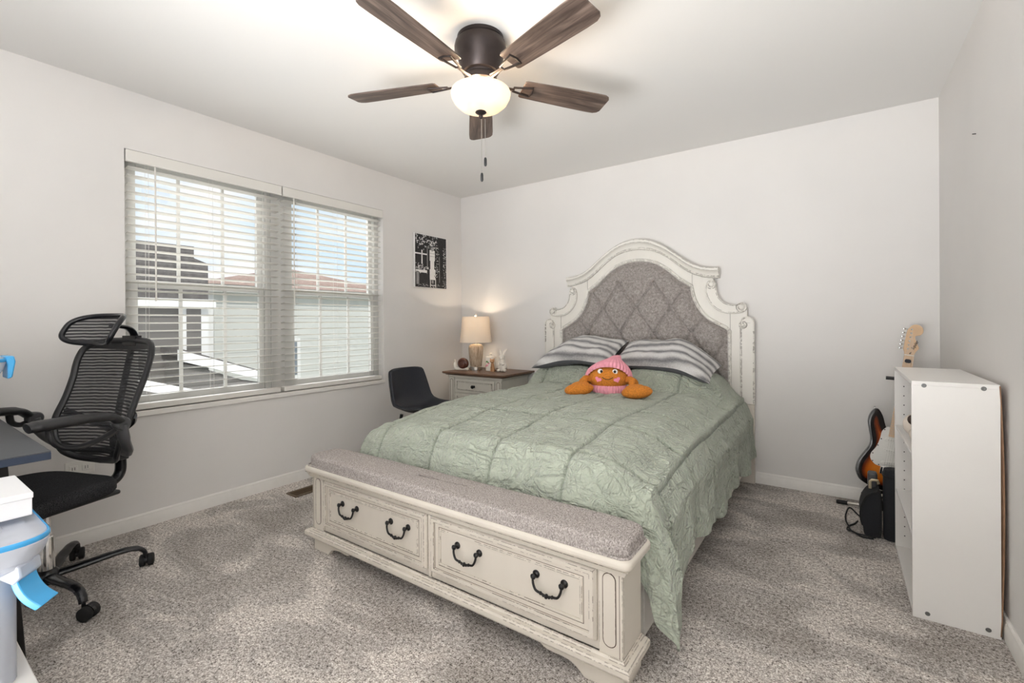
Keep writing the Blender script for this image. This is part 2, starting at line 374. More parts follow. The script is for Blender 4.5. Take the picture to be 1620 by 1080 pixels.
        o = bpy.data.objects.new(name, me); COL.objects.link(o)
        if parent is not None: o.parent = parent
        if bevel:
            md = o.modifiers.new('bevel', 'BEVEL'); md.width = bevel; md.segments = seg; md.limit_method = 'ANGLE'; md.angle_limit = radians(40); md.harden_normals = False
        if solid:
            md = o.modifiers.new('solid', 'SOLIDIFY'); md.thickness = solid; md.offset = -1
        if subsurf:
            md = o.modifiers.new('sub', 'SUBSURF'); md.levels = subsurf; md.render_levels = subsurf
        if label: o['label'] = label
        return o
def tag(o, label, cat, group=None, kind=None):
    if label: o['label'] = label
    if cat: o['category'] = cat
    if group: o['group'] = group
    if kind: o['kind'] = kind
    return o
def thing(name, label, cat, loc=(0, 0, 0), rotz=0, group=None):
    o = bpy.data.objects.new(name, None); COL.objects.link(o); o.location = loc; o.rotation_euler = (0, 0, rotz)
    o.empty_display_size = .1
    return tag(o, label, cat, group)
def struct(name, mb, mat, label=None, cat=None, **kw):
    o = mb.build(name, mat, **kw); o['kind'] = 'structure'
    if label: o['label'] = label
    if cat: o['category'] = cat
    return o
def copy_part(o, parent, basis=None):
    c = o.copy(); COL.objects.link(c); c.parent = parent
    if basis is not None: c.matrix_basis = basis @ o.matrix_basis
    for ch in [q for q in o.children]: copy_part(ch, c)
    return c
def lerp(a, b, t): return a+(b-a)*t
def sstep(a, b, x):
    t = min(1, max(0, (x-a)/(b-a))); return t*t*(3-2*t)
def interp(pts, x):
    """piecewise linear through (x, y) pairs sorted by x"""
    if x <= pts[0][0]: return pts[0][1]
    for (a, p), (b, q) in zip(pts, pts[1:]):
        if x <= b: return p+(q-p)*(x-a)/(b-a)
    return pts[-1][1]
def smooth_path(pts, n=8):
    """Catmull-Rom through points"""
    P = [Vector(p) for p in pts]; out = []
    for i in range(len(P)-1):
        p0 = P[max(i-1, 0)]; p1 = P[i]; p2 = P[i+1]; p3 = P[min(i+2, len(P)-1)]
        for k in range(n):
            t = k/n; out.append(.5*((2*p1)+(p2-p0)*t+(2*p0-5*p1+4*p2-p3)*t*t+(3*p1-p0-3*p2+p3)*t**3))
    out.append(P[-1]); return out
def fbm(p, oct=4):
    a = 1; s = 0; q = Vector(p)
    for _ in range(oct): s += a*noise.noise(q); q = q*2.03+Vector((3.1, 1.7, 5.2)); a *= .5
    return s
def ridge(p, oct=3):
    a = 1; s = 0; q = Vector(p)
    for _ in range(oct): s += a*(1-abs(noise.noise(q))*2); q = q*2.1+Vector((1.3, 7.7, 2.2)); a *= .5
    return s

# ------------------------------------------------------------------ room shell
RW, RH, YF, YH = 3.703, 2.44, -4.75, -6.2      # room width, height, front wall, end of hallway
WY0, WY1, WZ0, WZ1 = -2.794, -1.020, 0.628, 2.115   # window opening
struct('floor', MB().box(-.14, RW+.1, YH, .1, -.12, 0), M['carpet'], 'grey brown carpet with a speckled pile', 'floor', smooth=0)
struct('ceiling', MB().box(-.14, RW+.1, YH, .1, RH, RH+.12), M['ceil'], 'flat white ceiling', 'ceiling', smooth=0)
b = MB()
b.box(-.14, 0, YH, WY0, 0, RH).box(-.14, 0, WY1, .1, 0, RH).box(-.14, 0, WY0, WY1, 0, WZ0).box(-.14, 0, WY0, WY1, WZ1, RH)
struct('wall_left', b, M['wall'], 'off white wall with the wide window', 'wall', smooth=0)
struct('wall_back', MB().box(0, RW, 0, .1, 0, RH), M['wall'], 'off white wall behind the headboard', 'wall', smooth=0)
struct('wall_right', MB().box(RW, RW+.1, YH, .1, 0, RH), M['wall'], 'off white wall beside the bookcase', 'wall', smooth=0)
b = MB(); b.box(0, 2.62, YF-.12, YF, 0, RH).box(3.52, RW, YF-.12, YF, 0, RH).box(2.62, 3.52, YF-.12, YF, 2.06, RH)
struct('wall_front', b, M['wall'], 'off white wall with the hallway doorway', 'wall', smooth=0)
struct('wall_hall', MB().box(1.6, RW, YH-.1, YH, 0, RH).box(1.5, 1.6, YH, YF-.12, 0, RH), M['wall'], 'off white hallway wall', 'wall', smooth=0)
def baseboard(name, T, L):
    prof = [(0, 0), (.013, 0), (.013, .055), (.010, .062), (.010, .070), (.005, .078), (0, .078)]
    return struct(name, MB().prism([(a, z) for a, z in prof], 0, L, 'xz', T), M['trim'], smooth=30)
# local x = out of wall, y = along the wall
baseboard('baseboard_left', Matrix.Translation((0, YF, 0)), -YF)
baseboard('baseboard_back', Matrix.Rotation(radians(-90), 4, 'Z'), RW)
baseboard('baseboard_right', Matrix.Translation((RW, 0, 0)) @ Matrix.Rotation(pi, 4, 'Z'), -YF)
# sill
struct('trim_1', MB().box(-.06, .012, WY0-.004, WY1+.004, WZ0-.004, WZ0+.026), M['trim'], 'white window sill board', 'sill', bevel=.003)
# centre post between the two windows
YM = -1.908
struct('trim_2', MB().box(-.135, -.064, YM-.05, YM+.05, WZ0, WZ1), M['vinyl'], 'white post between the two windows', 'window post', bevel=.002)
def window(n, y0, y1, label):
    z0, z1, zm = WZ0+.02, WZ1, 1.372
    fr = MB(); w = .042
    fr.box(-.132, -.068, y0, y0+w, z0, z1).box(-.132, -.068, y1-w, y1, z0, z1).box(-.132, -.068, y0+w, y1-w, z0, z0+w).box(-.132, -.068, y0+w, y1-w, z1-w, z1)
    f = struct('window_%d' % n, fr, M['vinyl'], label, 'window', bevel=.003)
    def sash(name, xa, xb, za, zb, rail):
        s = MB(); a, c = y0+w, y1-w; t = .036
        s.box(xa, xb, a, a+t, za, zb).box(xa, xb, c-t, c, za, zb).box(xa, xb, a+t, c-t, za, za+rail[0]).box(xa, xb, a+t, c-t, zb-rail[1], zb)
        so = s.build(name, M['vinyl'], f, bevel=.003)
        xm = (xa+xb)/2
        for k in (1, 2):
            yy = a+(c-a)*k/3
            MB().box(xm-.006, xm+.006, yy-.009, yy+.009, za+rail[0], zb-rail[1]).build('muntin', M['vinyl'], so)
        MB().box(xm-.002, xm+.002, a+t, c-t, za+rail[0], zb-rail[1]).build('glass_pane', M['glass'], so, smooth=0)
    sash('upper_sash', -.126, -.102, zm-.01, z1-w, (.036, .03))
    sash('lower_sash', -.098, -.074, z0+w, zm+.024, (.04, .04))
    return f
window(1, WY0, YM-.05, 'left white window with divided panes behind the blinds')
window(2, YM+.05, WY1, 'right white window with divided panes behind the blinds')

# ------------------------------------------------------------------ blinds
def blind(y0, y1, label, wand_off):
    t = thing('window_blind', label, 'blinds', (-.03, (y0+y1)/2, WZ1), group='white slatted window blinds')
    v = MB(); v.box(-.012, .008, y0, y1, 2.052, WZ1-.003).box(-.012, .011, y0, y1, 2.045, 2.056)
    v.build('valance', M['blind'], t, bevel=.004)
    MB().box(-.060, -.014, y0+.006, y1-.006, 2.062, 2.110).build('head_rail', M['blind'], t)
    s = MB(); z = 2.022; k = 0; P = .0458; tilt = .12
    while z-k*P > .715:
        zc = z-k*P; n = 4
        prof = []
        for i in range(n+1):
            x = -.058+.05*i/n; prof.append((x, zc+(x+.033)*tilt+.0016*(1-((i/n-.5)*2)**2)))
        poly = prof+[(x, zz-.0028) for x, zz in reversed(prof)]
        s.prism([(x, zz) for x, zz in poly], y0+.012, y1-.012, 'xz'); k += 1
    s.build('slats', M['blind'], t, smooth=30)
    MB().box(-.060, -.006, y0+.010, y1-.010, .660, .692).build('bottom_rail', M['blind'], t, bevel=.005)
    L = y1-y0
    for fr in (.12, .5, .88):
        c = MB()
        for xx in (-.0595, -.0065): c.tube([(xx, y0+L*fr, .69), (xx, y0+L*fr, 2.06)], .0009, 5)
        for kk in range(k): c.tube([(-.0595, y0+L*fr, z-kk*P-.006), (-.0065, y0+L*fr, z-kk*P-.001)], .0007, 4)
        c.build('ladder_cord', M['cord'], t)
    w = MB(); yw = y0+wand_off
    w.tube([(.004, yw, 2.06), (.006, yw, 2.03), (.006, yw, 1.30), (.006, yw, 1.275)], [.003, .0045, .0045, .006], 8)
    w.build('tilt_wand', M['cord'], t)
    return t
blind(WY0+.005, YM-.004, 'white slatted blinds on the left window, nearer the office chair', .135)
blind(YM+.004, WY1-.005, 'white slatted blinds on the right window, nearer the picture', .08)

# ------------------------------------------------------------------ wall picture
t = thing('wall_picture', 'black and white garden photo print hung on the wall right of the window', 'picture', (0, -.455, 1.725))
def pic():
    y0, y1, z0, z1 = -.671, -.239, 1.474, 1.981
    MB().box(.002, .020, y0, y1, z0, z1).build('canvas', M['art_white'], t, bevel=.002)
    m = MB(); X = .0203; w, h = y1-y0, z1-z0
    def rect(a, b_, c, d, mi, lv=1):
        m.cur = mi; m.box(X, X+.0004*lv, y0+a*w, y0+b_*w, z0+c*h, z0+d*h)
    rect(.01, .97, .01, .985, 0)
    rnd = random.Random(3)
    def leaf(u, v, s, mi, lv):
        m.cur = mi; a = rnd.uniform(0, 6.28); pts = []
        for k in range(7):
            an = a+k*2*pi/7; rr = s*rnd.uniform(.5, 1.1)*(1 if k % 2 else .55)
            uu = min(.965, max(.012, u+rr*cos(an)*h/w*.85)); vv = min(.98, max(.012, v+rr*sin(an)))
            pts.append((y0+uu*w, z0+vv*h))
        m.prism(pts, X, X+.0004*lv, 'yz')
    # window bars and bench at the left, pale sideboard, tall white stack and stool in the middle
    rect(.0, .36, .615, .64, 1, 2); rect(.19, .225, .44, .70, 1, 2); rect(.02, .36, .28, .33, 1, 2); rect(.04, .12, .06, .30, 2, 2); rect(.36, .38, .40, .78, 2, 2)
    rect(.44, .60, .52, .72, 1, 3); rect(.47, .57, .72, .78, 2, 3); rect(.45, .59, .60, .607, 2, 4); rect(.45, .59, .655, .662, 2, 4)
    rect(.46, .58, .36, .52, 1, 3); rect(.44, .62, .16, .36, 1, 3); rect(.45, .47, .02, .18, 1, 3); rect(.61, .63, .02, .18, 1, 3); rect(.47, .61, .05, .065, 1, 3); rect(.50, .56, .09, .15, 2, 3)
    rect(.74, .755, .12, .62, 2, 2)
    for i in range(190): leaf(rnd.uniform(.02, .68), min(.97, rnd.gauss(.87, .07)), rnd.uniform(.008, .026), rnd.choice((1, 1, 2, 0)), 5+i*.02)
    for i in range(110): v = rnd.uniform(.2, .85); leaf(rnd.gauss(.66, .035), v, rnd.uniform(.006, .018), rnd.choice((1, 2, 0)), 7+i*.02)
    for i in range(90): v = rnd.uniform(.08, .8); leaf(rnd.gauss(.91, .03), v, rnd.uniform(.006, .016), rnd.choice((2, 2, 1)), 7+i*.02)
    for i in range(70): leaf(rnd.uniform(.02, .40), rnd.gauss(.37, .035), rnd.uniform(.007, .018), rnd.choice((1, 1, 2)), 9+i*.02)
    for i in range(60): leaf(rnd.uniform(.02, .95), rnd.gauss(.05, .018), rnd.uniform(.005, .014), rnd.choice((1, 2, 2)), 9+i*.02)
    m.build('print', [M['art_dark'], M['art_white'], M['art_grey']], t, smooth=0, weld=False)
pic()
# outlet low on the window wall
t = thing('wall_outlet', 'white electrical outlet plate low on the window wall behind the office chair', 'outlet', (0, -2.987, .404))
MB().box(.0005, .006, -3.045, -2.929, .367, .440).build('cover_plate', M['trim'], t, bevel=.003)
for yy in (-3.012, -2.962):
    s = MB().box(.006, .0085, yy-.017, yy+.017, .387, .420).build('socket', M['trim'], t, bevel=.004)
    MB().box(.0085, .0088, yy-.006, yy-.004, .396, .411).box(.0085, .0088, yy+.004, yy+.006, .396, .411).build('slot', M['dark_slot'], s, smooth=0)
# nail in the right wall
tag(MB().tube([(RW+.004, -.877, 1.936), (RW-.012, -.877, 1.938)], .002, 8).build('nail', M['black_iron']), 'small dark nail left in the right wall above the bookcase', 'nail')
# floor register
t = thing('floor_vent', 'brown metal floor vent in the carpet below the window', 'vent', (.24, -1.855, 0))
v = MB(); x0, x1, y0, y1 = .180, .303, -1.995, -1.715
v.box(x0, x1, y0, y0+.014, .0, .006).box(x0, x1, y1-.014, y1, .0, .006).box(x0, x0+.018, y0+.014, y1-.014, 0, .006).box(x1-.018, x1, y0+.014, y1-.014, 0, .006)
v.build('frame', M['vent'], t, bevel=.002)
l = MB()
for k in range(5): xx = x0+.026+k*.018; l.box(xx-.003, xx+.003, y0+.012, y1-.012, .0012, .0052)
l.build('louvres', M['vent'], t); MB().box(x0+.016, x1-.016, y0+.012, y1-.012, .0004, .0012).build('duct', M['dark_slot'], t, smooth=0)

# ------------------------------------------------------------------ ceiling fan
def fan():
    c = Vector((1.88, -2.0, RH)); t = thing('ceiling_fan', 'bronze ceiling fan with five walnut blades and a lit glass bowl', 'ceiling fan', c)
    h = MB(); h.lathe([(.0, -.0005), (.106, -.0005), (.106, -.014), (.101, -.018), (.114, -.026), (.119, -.045), (.118, -.062), (.108, -.082), (.090, -.146), (.080, -.160), (.068, -.164), (.066, -.176)], 40)
    h.build('motor_housing', M['bronze'], t, local=True, smooth=35)
    MB().lathe([(.0, -.174), (.070, -.174), (.074, -.18), (.074, -.203), (.060, -.210), (.018, -.213), (.016, -.325), (.0, -.326)], 32).build('switch_housing', M['bronze'], t, local=True)
    out = [(.134, -.246), (.137, -.254), (.134, -.270), (.121, -.295), (.096, -.317), (.062, -.331), (.03, -.336), (.004, -.337)]
    inn = [(r-.004, z+.004) for r, z in reversed(out[:-1])]
    g = MB().shell(out+[(.0005, -.337)], 40); g.shell([(.0005, -.333)]+inn[0:]+[(.134, -.246)], 40)
    bowl = g.build('glass_bowl', M['bowl'], t, local=True, smooth=60)
    MB().lathe([(.0, -.330), (.024, -.336), (.026, -.340), (.018, -.346), (.008, -.350), (.010, -.358), (.007, -.366), (.0, -.368)], 20).build('finial', M['bronze'], t, local=True)
    az0 = atan2(1.657, -1.33)
    # one blade with its iron, repeated five times
    def outline():
        L = [(.205, .050), (.215, .056), (.30, .060), (.45, .066), (.58, .070), (.63, .069), (.650, .060), (.660, .045)]
        return [(x, -w) for x, w in L]+[(x, w) for x, w in reversed(L)]
    T = Matrix.Rotation(radians(-11), 4, 'X')
    proto = None
    for k in range(5):
        Rz = Matrix.Translation((0, 0, -.196)) @ Matrix.Rotation(az0+k*2*pi/5, 4, 'Z')
        if proto is None:
            bl = MB().prism(outline(), -.0035, .0035, 'xy', T)
            proto = bl.build('blade', M['blade'], t, local=True, smooth=30, bevel=.002)
            ir = MB()
            # open trapezoid iron under the blade
            ir.tube([(.085, 0, -.010), (.12, 0, -.012), (.165, 0, -.0115)], [.012, .010, .009], 8, flat=(.45, 1), T=T)
            ir.tube([(.160, -.012, -.010), (.250, -.030, -.0095), (.256, 0, -.0095), (.250, .030, -.0095), (.160, .012, -.010)], [.006]*5, 8, closed=True, flat=(.7, 1), T=T)
            ir.build('blade_iron', M['bronze'], proto, local=True)
            proto.matrix_basis = Rz
        else:
            copy_part(proto, t); c_ = [o for o in t.children if o.name.startswith('blade')][-1]
            c_.matrix_basis = Rz
    for (dx, dy, zl, l) in ((.002, .002, -.655, .0), (.016, .011, -.585, 0)):
        ch = MB().tube([(dx, dy, -.37), (dx, dy, zl+.04)], .0011, 6)
        n = int((-.37-zl-.04)/.008)
        for i in range(n): ch.ell((dx, dy, -.372-i*.008), (.0019, .0019, .0019), 6, 4)
        co = ch.build('pull_chain', M['nickel'], t, local=True)
        MB().lathe([(.002, .04), (.005, .038), (.0065, .03), (.0065, .006), (.004, .0)], 12, c=(dx, dy, zl)).build('fob', M['black_plastic'], co, local=True)
    for a in (.6, 2.7, 4.8): MB().ell((.055*cos(a), .055*sin(a), -.285), (.021, .021, .026), 12, 8).build('bulb', M['bulb'], t, local=True)
    for a in (.6, 2.7, 4.8):
        light('fan_bulb_light', 'POINT', c+Vector((.055*cos(a), .055*sin(a), -.244)), 2.7, (1, .77, .53), shadow_soft_size=.014)
fan()

# ------------------------------------------------------------------ bed
def bed():
    t = thing('bed', 'distressed cream bed with tufted grey headboard and a drawer bench at its foot', 'bed', (1.875, -1.2, 0))
    HX = 1.893                                   # headboard centre
    A = M['antique']; AW = M['antique_white']
    YB, YP = -.004, -.040                         # back of headboard, face of the flat board
    crown_bot = [(0, 1.718), (.09, 1.708), (.14, 1.695), (.21, 1.66), (.27, 1.617), (.33, 1.566), (.39, 1.519), (.44, 1.49), (.50, 1.469), (.555, 1.458), (.605, 1.452)]
    crown_top = [(0, 1.796), (.06, 1.791), (.115, 1.778), (.17, 1.755), (.256, 1.703), (.30, 1.668), (.36, 1.620), (.41, 1.582), (.45, 1.558), (.50, 1.539), (.56, 1.529), (.632, 1.525)]
    scroll_out = [(.575, 1.45), (.598, 1.41), (.598, 1.365), (.612, 1.315), (.645, 1.273), (.69, 1.254), (.735, 1.252), (.78, 1.262), (.798, 1.235), (.800, 1.20), (.800, 1.15)]
    right = crown_bot+scroll_out[0:]
    right = right[:-1]+[(.800, 1.15), (.835, 1.135), (.843, 1.11), (.843, .0)]
    poly = [(HX-x, z) for x, z in reversed(right)][:-1]+[(HX+x, z) for x, z in right]
    # the two legs of the board with an open gap under the mattress
    poly = poly+[(HX+.70, 0), (HX+.70, .22), (HX-.70, .22), (HX-.70, 0)]
    hb = MB().prism(poly, YB, YP, 'xz').build('headboard', AW, t, bevel=.003)
    # crown moulding following the arch
    half = [(x, lerp(z, interp(crown_top, x), .0)) for x, z in crown_bot]
    n = 44; L = []
    for side in (-1, 1):
        pts = []
        for i in range(n+1):
            x = .618*i/n; pts.append((side*x, interp(crown_bot, x), interp(crown_top, x)))
        L.append(pts)
    path = list(reversed(L[0]))[:-1]+L[1]
    # smooth the sampled curves
    def smooth(vals, k=3):
        return [sum(vals[max(0, i-k):i+k+1])/len(vals[max(0, i-k):i+k+1]) for i in range(len(vals))]
    zb = smooth([p[1] for p in path]); zt = smooth([p[2] for p in path])
    prof = [(0, -.0), (0, .012), (.10, .018), (.16, .018), (.20, .013), (.50, .020), (.66, .032), (.70, .040), (.72, .042), (.94, .044), (1.0, .040), (1.0, -.0)]
    m = MB(); vs = []; fs = []; q = len(prof)
    for i, p in enumerate(path):
        for a, bq in prof: vs.append((HX+p[0], YP-bq+.0, lerp(zb[i], zt[i], a)))
    for i in range(len(path)-1):
        for k in range(q):
            k2 = (k+1) % q; fs.append((i*q+k, i*q+k2, (i+1)*q+k2, (i+1)*q+k))
    fs.append(tuple(range(q))); fs.append(tuple((len(path)-1)*q+k for k in range(q)))
    # also a solid strip behind so the crown reaches the back of the board
    m.add(vs, fs)
    strip = [(HX+p[0], lerp(zb[i], zt[i], .98)) for i, p in enumerate(path)]+[(HX+p[0], zb[i]) for i, p in reversed(list(enumerate(path)))]
    m.prism(strip, YB, YP, 'xz'); m.build('crown_moulding', AW, t, smooth=35)
    # upholstered tufted panel
    pan = [(.672, .45), (.672, 1.070), (.655, 1.082), (.595, 1.115), (.532, 1.155), (.49, 1.20), (.459, 1.247), (.435, 1.30), (.422, 1.350), (.416, 1.395), (.333, 1.450), (.255, 1.521), (.205, 1.558), (.16, 1.585), (.10, 1.606), (.05, 1.615), (.0, 1.618)]
    hw = sorted([(z, x) for x, z in pan])
    btn = []
    for r, z in enumerate((1.450, 1.246, 1.041, .836, .63)):
        for x in ((-.139, .139), (-.28, 0, .28), (-.42, -.14, .14, .42), (-.56, -.28, 0, .28, .56), (-.42, -.14, .14, .42))[r]: btn.append((x, z))
    def depth(x, z):
        w = interp(hw, z)
        e = min(1, max(0, (w-abs(x))/.05)); e2 = min(1, max(0, (interp([(1.08, 1.0), (1.618, 0)], z)+.2)))
        ed = sstep(0, .055, min(w-abs(x), max(0, interp([(0, 1.618), (.05, 1.615), (.16, 1.585), (.255, 1.521), (.333, 1.45), (.416, 1.395)], abs(x))-z) if abs(x) < .416 else 1))
        d = .026*ed
        # diamond creases (only between rows that have buttons)
        if z < 1.47:
            a1 = (x/.28+(z-1.246)/.4085); a2 = (x/.28-(z-1.246)/.4085)
            for a, s in ((a1, 1), (a2, -1)):
                dd = abs(a-round(a))*.28*.82
                d -= .0125*math.exp(-(dd/.009)**2)*ed*min(1, max(0, (1.47-z)/.04))
            d += .012*abs(sin(pi*a1)*sin(pi*a2))**.7*ed
        for bx, bz in btn:
            rr = math.hypot(x-bx, z-bz)
            if rr < .09: d -= .018*math.exp(-(rr/.017)**2)+.007*math.exp(-(rr/.045)**2)
        d += .0016*fbm((x*9, z*9, 2.2), 3)*ed
        return YP-.002-max(d, .001)
    NU, NV = 200, 190
    def fn(u, v):
        z = lerp(.45, 1.6175, v); w = interp(hw, z); x = (u*2-1)*w
        return (HX+x, depth(x, z), z)
    up = MB().grid(fn, NU, NV).build('upholstered_panel', M['tweed'], t, smooth=180, recalc=False)
    for p in up.data.polygons[:1]:
        if p.normal.y > 0: up.data.flip_normals()
    for bx, bz in btn:
        if bz > .83: MB().ell((HX+bx, YP-.007, bz), (.0085, .006, .0085), 12, 8).build('button', M['tweed'], up)
    # bead around the panel
    pts = [(x, z) for x, z in pan]
    loop = [(HX+x, z) for x, z in pts]+[(HX-x, z) for x, z in reversed(pts[:-1])]
    MB().sweep(loop, [(0, 0), (-.004, .012), (-.010, .014), (-.014, .010), (-.018, .010), (-.022, .012), (-.026, .006), (-.026, 0)], nrm=YP).build('panel_bead', AW, t, smooth=30)
    # joints drawn on the board
    for s in (-1, 1):
        for xx, za, zb_ in ((.430, 1.41, 1.494), (.690, .56, 1.2)): MB().box(HX+s*xx-.001, HX+s*xx+.001, YP-.0009, YP+.004, za, zb_).build('joint_line', M['glaze'], t, smooth=0)
    # scrolls
    for s in (-1, 1):
        c0 = [(.565, 1.408), (.560, 1.36), (.578, 1.310), (.612, 1.264), (.660, 1.234), (.715, 1.226), (.764, 1.236)]
        def spiral(cx, cz, r0, a0, dirn, turns=1.25, n=26):
            return [(cx+r0*(1-.72*i/n)*cos(a0+dirn*turns*2*pi*i/n), cz+r0*(1-.72*i/n)*sin(a0+dirn*turns*2*pi*i/n)) for i in range(n+1)]
        m = MB()
        lower = [(.531, 1.400), (.529, 1.36), (.545, 1.302), (.585, 1.243), (.645, 1.206), (.72, 1.196), (.775, 1.204)]
        upper = [(.596, 1.400), (.600, 1.36), (.612, 1.316), (.648, 1.274), (.692, 1.256), (.735, 1.252), (.76, 1.262)]
        lo = [tuple(p) for p in smooth_path([(x, z, 0) for x, z in lower], 6)]; hi = [tuple(p) for p in smooth_path([(x, z, 0) for x, z in upper], 6)]
        band = [(HX+s*p[0], p[1]) for p in lo]+[(HX+s*p[0], p[1]) for p in reversed(hi)]
        m.prism(band, YP+.004, YP-.014, 'xz')
        for edge, r in ((lo, .0055), (hi, .004)): m.tube([(HX+s*p[0], YP-.013, p[1]) for p in edge], r, 8)
        for (cx, cz, rr) in ((.566, 1.408, .033), (.766, 1.236, .035)):
            m.lathe([(rr, 0), (rr, .018), (rr*.9, .021), (rr*.8, .018), (rr*.62, .018), (rr*.55, .023), (rr*.3, .028), (.0, .029)], 24, Matrix.Translation((HX+s*cx, YP+.003, cz)) @ Matrix.Rotation(radians(90), 4, 'X'))
            m.tube([(HX+s*x, YP-.018, z) for x, z in spiral(cx, cz, rr*.93, radians(-60), 1)], .0035, 6)
        m.build('scroll', AW, t, smooth=35, bevel=.0015)
        # post with a small volute at its top
        p = MB(); xa, xb = HX+s*.760, HX+s*.8435
        p.box(min(xa, xb), max(xa, xb), YP-.016, YP+.004, .557, 1.125)
        for xx in (xa, xb): p.tube([(xx, YP-.015, .557), (xx, YP-.015, 1.125)], .0055, 8)
        arc = [(HX+s*(.802+.0415*cos(a)), 1.125+.0415*sin(a)) for a in [pi*i/16 for i in range(17)]]
        p.prism(arc, YP+.004, YP-.016, 'xz'); p.tube([(x, YP-.015, z) for x, z in arc], .0055, 8)
        p.lathe([(.027, 0), (.027, .024), (.022, .027), (.018, .024), (.012, .024), (.008, .031), (.0, .033)], 22, Matrix.Translation((HX+s*.774, YP+.003, 1.112)) @ Matrix.Rotation(radians(90), 4, 'X'))
        p.tube([(HX+s*x, YP-.022, z) for x, z in spiral(.774, 1.112, .027, radians(80), -1)], .003, 6)
        p.build('post', AW, t, smooth=35, bevel=.0015)
        lg = MB(); lg.box(min(HX+s*.70, HX+s*.8435), max(HX+s*.70, HX+s*.8435), YP-.006, YP+.004, 0, .553); lg.build('leg', A, t, bevel=.003)
    # side rails and mattress
    for xa, xb in ((1.09, 1.115), (2.640, 2.664)):
        MB().box(xa, xb, -2.10, YP+.002, .055, .27).build('side_rail', AW, t, bevel=.003)
    MB().box(1.14, 2.61, -1.97, -.075, .30, .575).build('mattress', M['white_felt'], t, bevel=.05, seg=4)
    MB().box(1.115, 2.64, -2.08, -.06, .24, .285).build('slat_base', A, t)
    # ---- storage bench
    BX0, BX1, BY0, BY1 = 1.036, 2.676, -2.315, -2.165
    case = MB().box(BX0, BX1, BY0, BY1, .110, .398).build('bench_case', A, t, bevel=.002)
    # recessed drawer field frame and fluted corner posts
    for x0, x1 in ((BX0, 1.128), (2.598, BX1)):
        pm = MB(); pm.box(x0, x1, BY0-.010, BY0, .112, .396); po = pm.build('corner_post', A, t, bevel=.002)
        cx = (x0+x1)/2-.004*(1 if x0 > 2 else -1); w = .021
        ov = [(cx+w*cos(a), .345+w*sin(a)) for a in [pi*i/12 for i in range(13)]]+[(cx+w*cos(a), .160+w*sin(a)) for a in [pi+pi*i/12 for i in range(13)]]
        MB().prism(ov, BY0-.0115, BY0-.009, 'xz').build('oval_panel', A, po, bevel=.0006)
        gl = MB().tube([(x, BY0-.0105, z) for x, z in ov], .0016, 6, closed=True); gl.build('oval_groove', M['glaze'], po)
        g2 = MB(); xx = x1-.010 if x0 > 2 else x0+.010
        g2.box(xx-.0008, xx+.0008, BY0-.0105, BY0-.008, .114, .394); g2.build('edge_line', M['glaze'], po, smooth=0)
    cr = MB(); pr = [(0, .113), (-.006, .113), (-.010, .106), (-.024, .104), (-.030, .098), (-.030, .082), (-.026, .075), (0, .075)]
    def ringmould(pr, name, mat, x0, x1, y0, y1, parent):
        # mitred moulding on the front and both ends; pr is (outward, z)
        m = MB(); vs = []; q = len(pr)
        cor = [(x0, y1, -1, 0), (x0, y0, -1, -1), (x1, y0, 1, -1), (x1, y1, 1, 0)]
        for cx, cy, sx, sy in cor:
            for a, z in pr: vs.append((cx-sx*a, cy-sy*a, z))
        fs = []
        for i in range(3):
            for k in range(q): k2 = (k+1) % q; fs.append((i*q+k, i*q+k2, (i+1)*q+k2, (i+1)*q+k))
        fs += [tuple(range(q)), tuple(3*q+k for k in range(q))]
        return m.add(vs, fs).build(name, mat, parent, smooth=25)
    ringmould(pr, 'base_moulding', A, BX0, BX1, BY0-.008, BY1, t)
    ringmould([(0, .398), (-.004, .372), (-.010, .372), (-.014, .380), (-.020, .392), (-.026, .396), (0, .40)], 'cove_moulding', A, BX0, BX1, BY0-.010, BY1, t)
    # seat rail with rounded corners
    def rounded(x0, x1, y0, y1, r, n=6):
        pts = []
        for cx, cy, a0 in ((x1-r, y1-r, 0), (x0+r, y1-r, 90), (x0+r, y0+r, 180), (x1-r, y0+r, 270)):
            for i in range(n+1): a = radians(a0+90*i/n); pts.append((cx+r*cos(a), cy+r*sin(a)))
        return pts
    sr = MB().prism(rounded(1.002, 2.712, -2.358, -2.150, .030), .396, .428, 'xy').build('seat_rail', A, t, bevel=.012, seg=4)
    # cushion
    def cush(u, v):
        a = 2*pi*u; cs, sn = cos(a), sin(a); hx, hy = .842, .094; e = .14
        sgn = lambda q: 1 if q >= 0 else -1
        x = sgn(cs)*abs(cs)**e; y = sgn(sn)*abs(sn)**(e*2.2)
        prof = [(0, 0, .985), (.15, .004, 1.0), (.40, .030, 1.004), (.60, .044, .985), (.78, .0500, .94), (.90, .053, .80), (1.0, .056, .0)]
        z = interp([(p[0], p[1]) for p in prof], v); k = interp([(p[0], p[2]) for p in prof], v)
        ky = k if v < .78 else k
        dx = hx-(1-k)*.10*min(1, k*9) if k > .5 else hx*k/.5*.94
        return (1.857+x*(hx-(1-k)*(.09 if k > .5 else hx*1.0)) if False else 1.857+x*(hx*k if k < .6 else hx-(1-k)*.12), -2.254+y*hy*k, .427+z+.0012*noise.noise((x*14, y*3, z*30)))
    MB().grid(cush, 240, 26, closeu=True).build('cushion', M['bench_tweed'], t, smooth=60)
    MB().tube([(x, y, .430) for x, y in rounded(1.016, 2.699, -2.346, -2.161, .028)], .0045, 8, closed=True).build('cushion_welt', M['bench_tweed'], t)
    # feet
    lf = [(1.036, 0), (1.155, 0), (1.163, .012), (1.180, .027), (1.207, .036), (1.238, .040), (1.262, .040), (1.290, .036), (1.315, .038), (1.336, .056), (1.348, .076), (1.036, .076)]
    MB().prism(lf, BY0-.002, BY0+.022, 'xz').box(1.036, 1.058, BY0+.022, BY1, 0, .076).build('foot', A, t, bevel=.002)
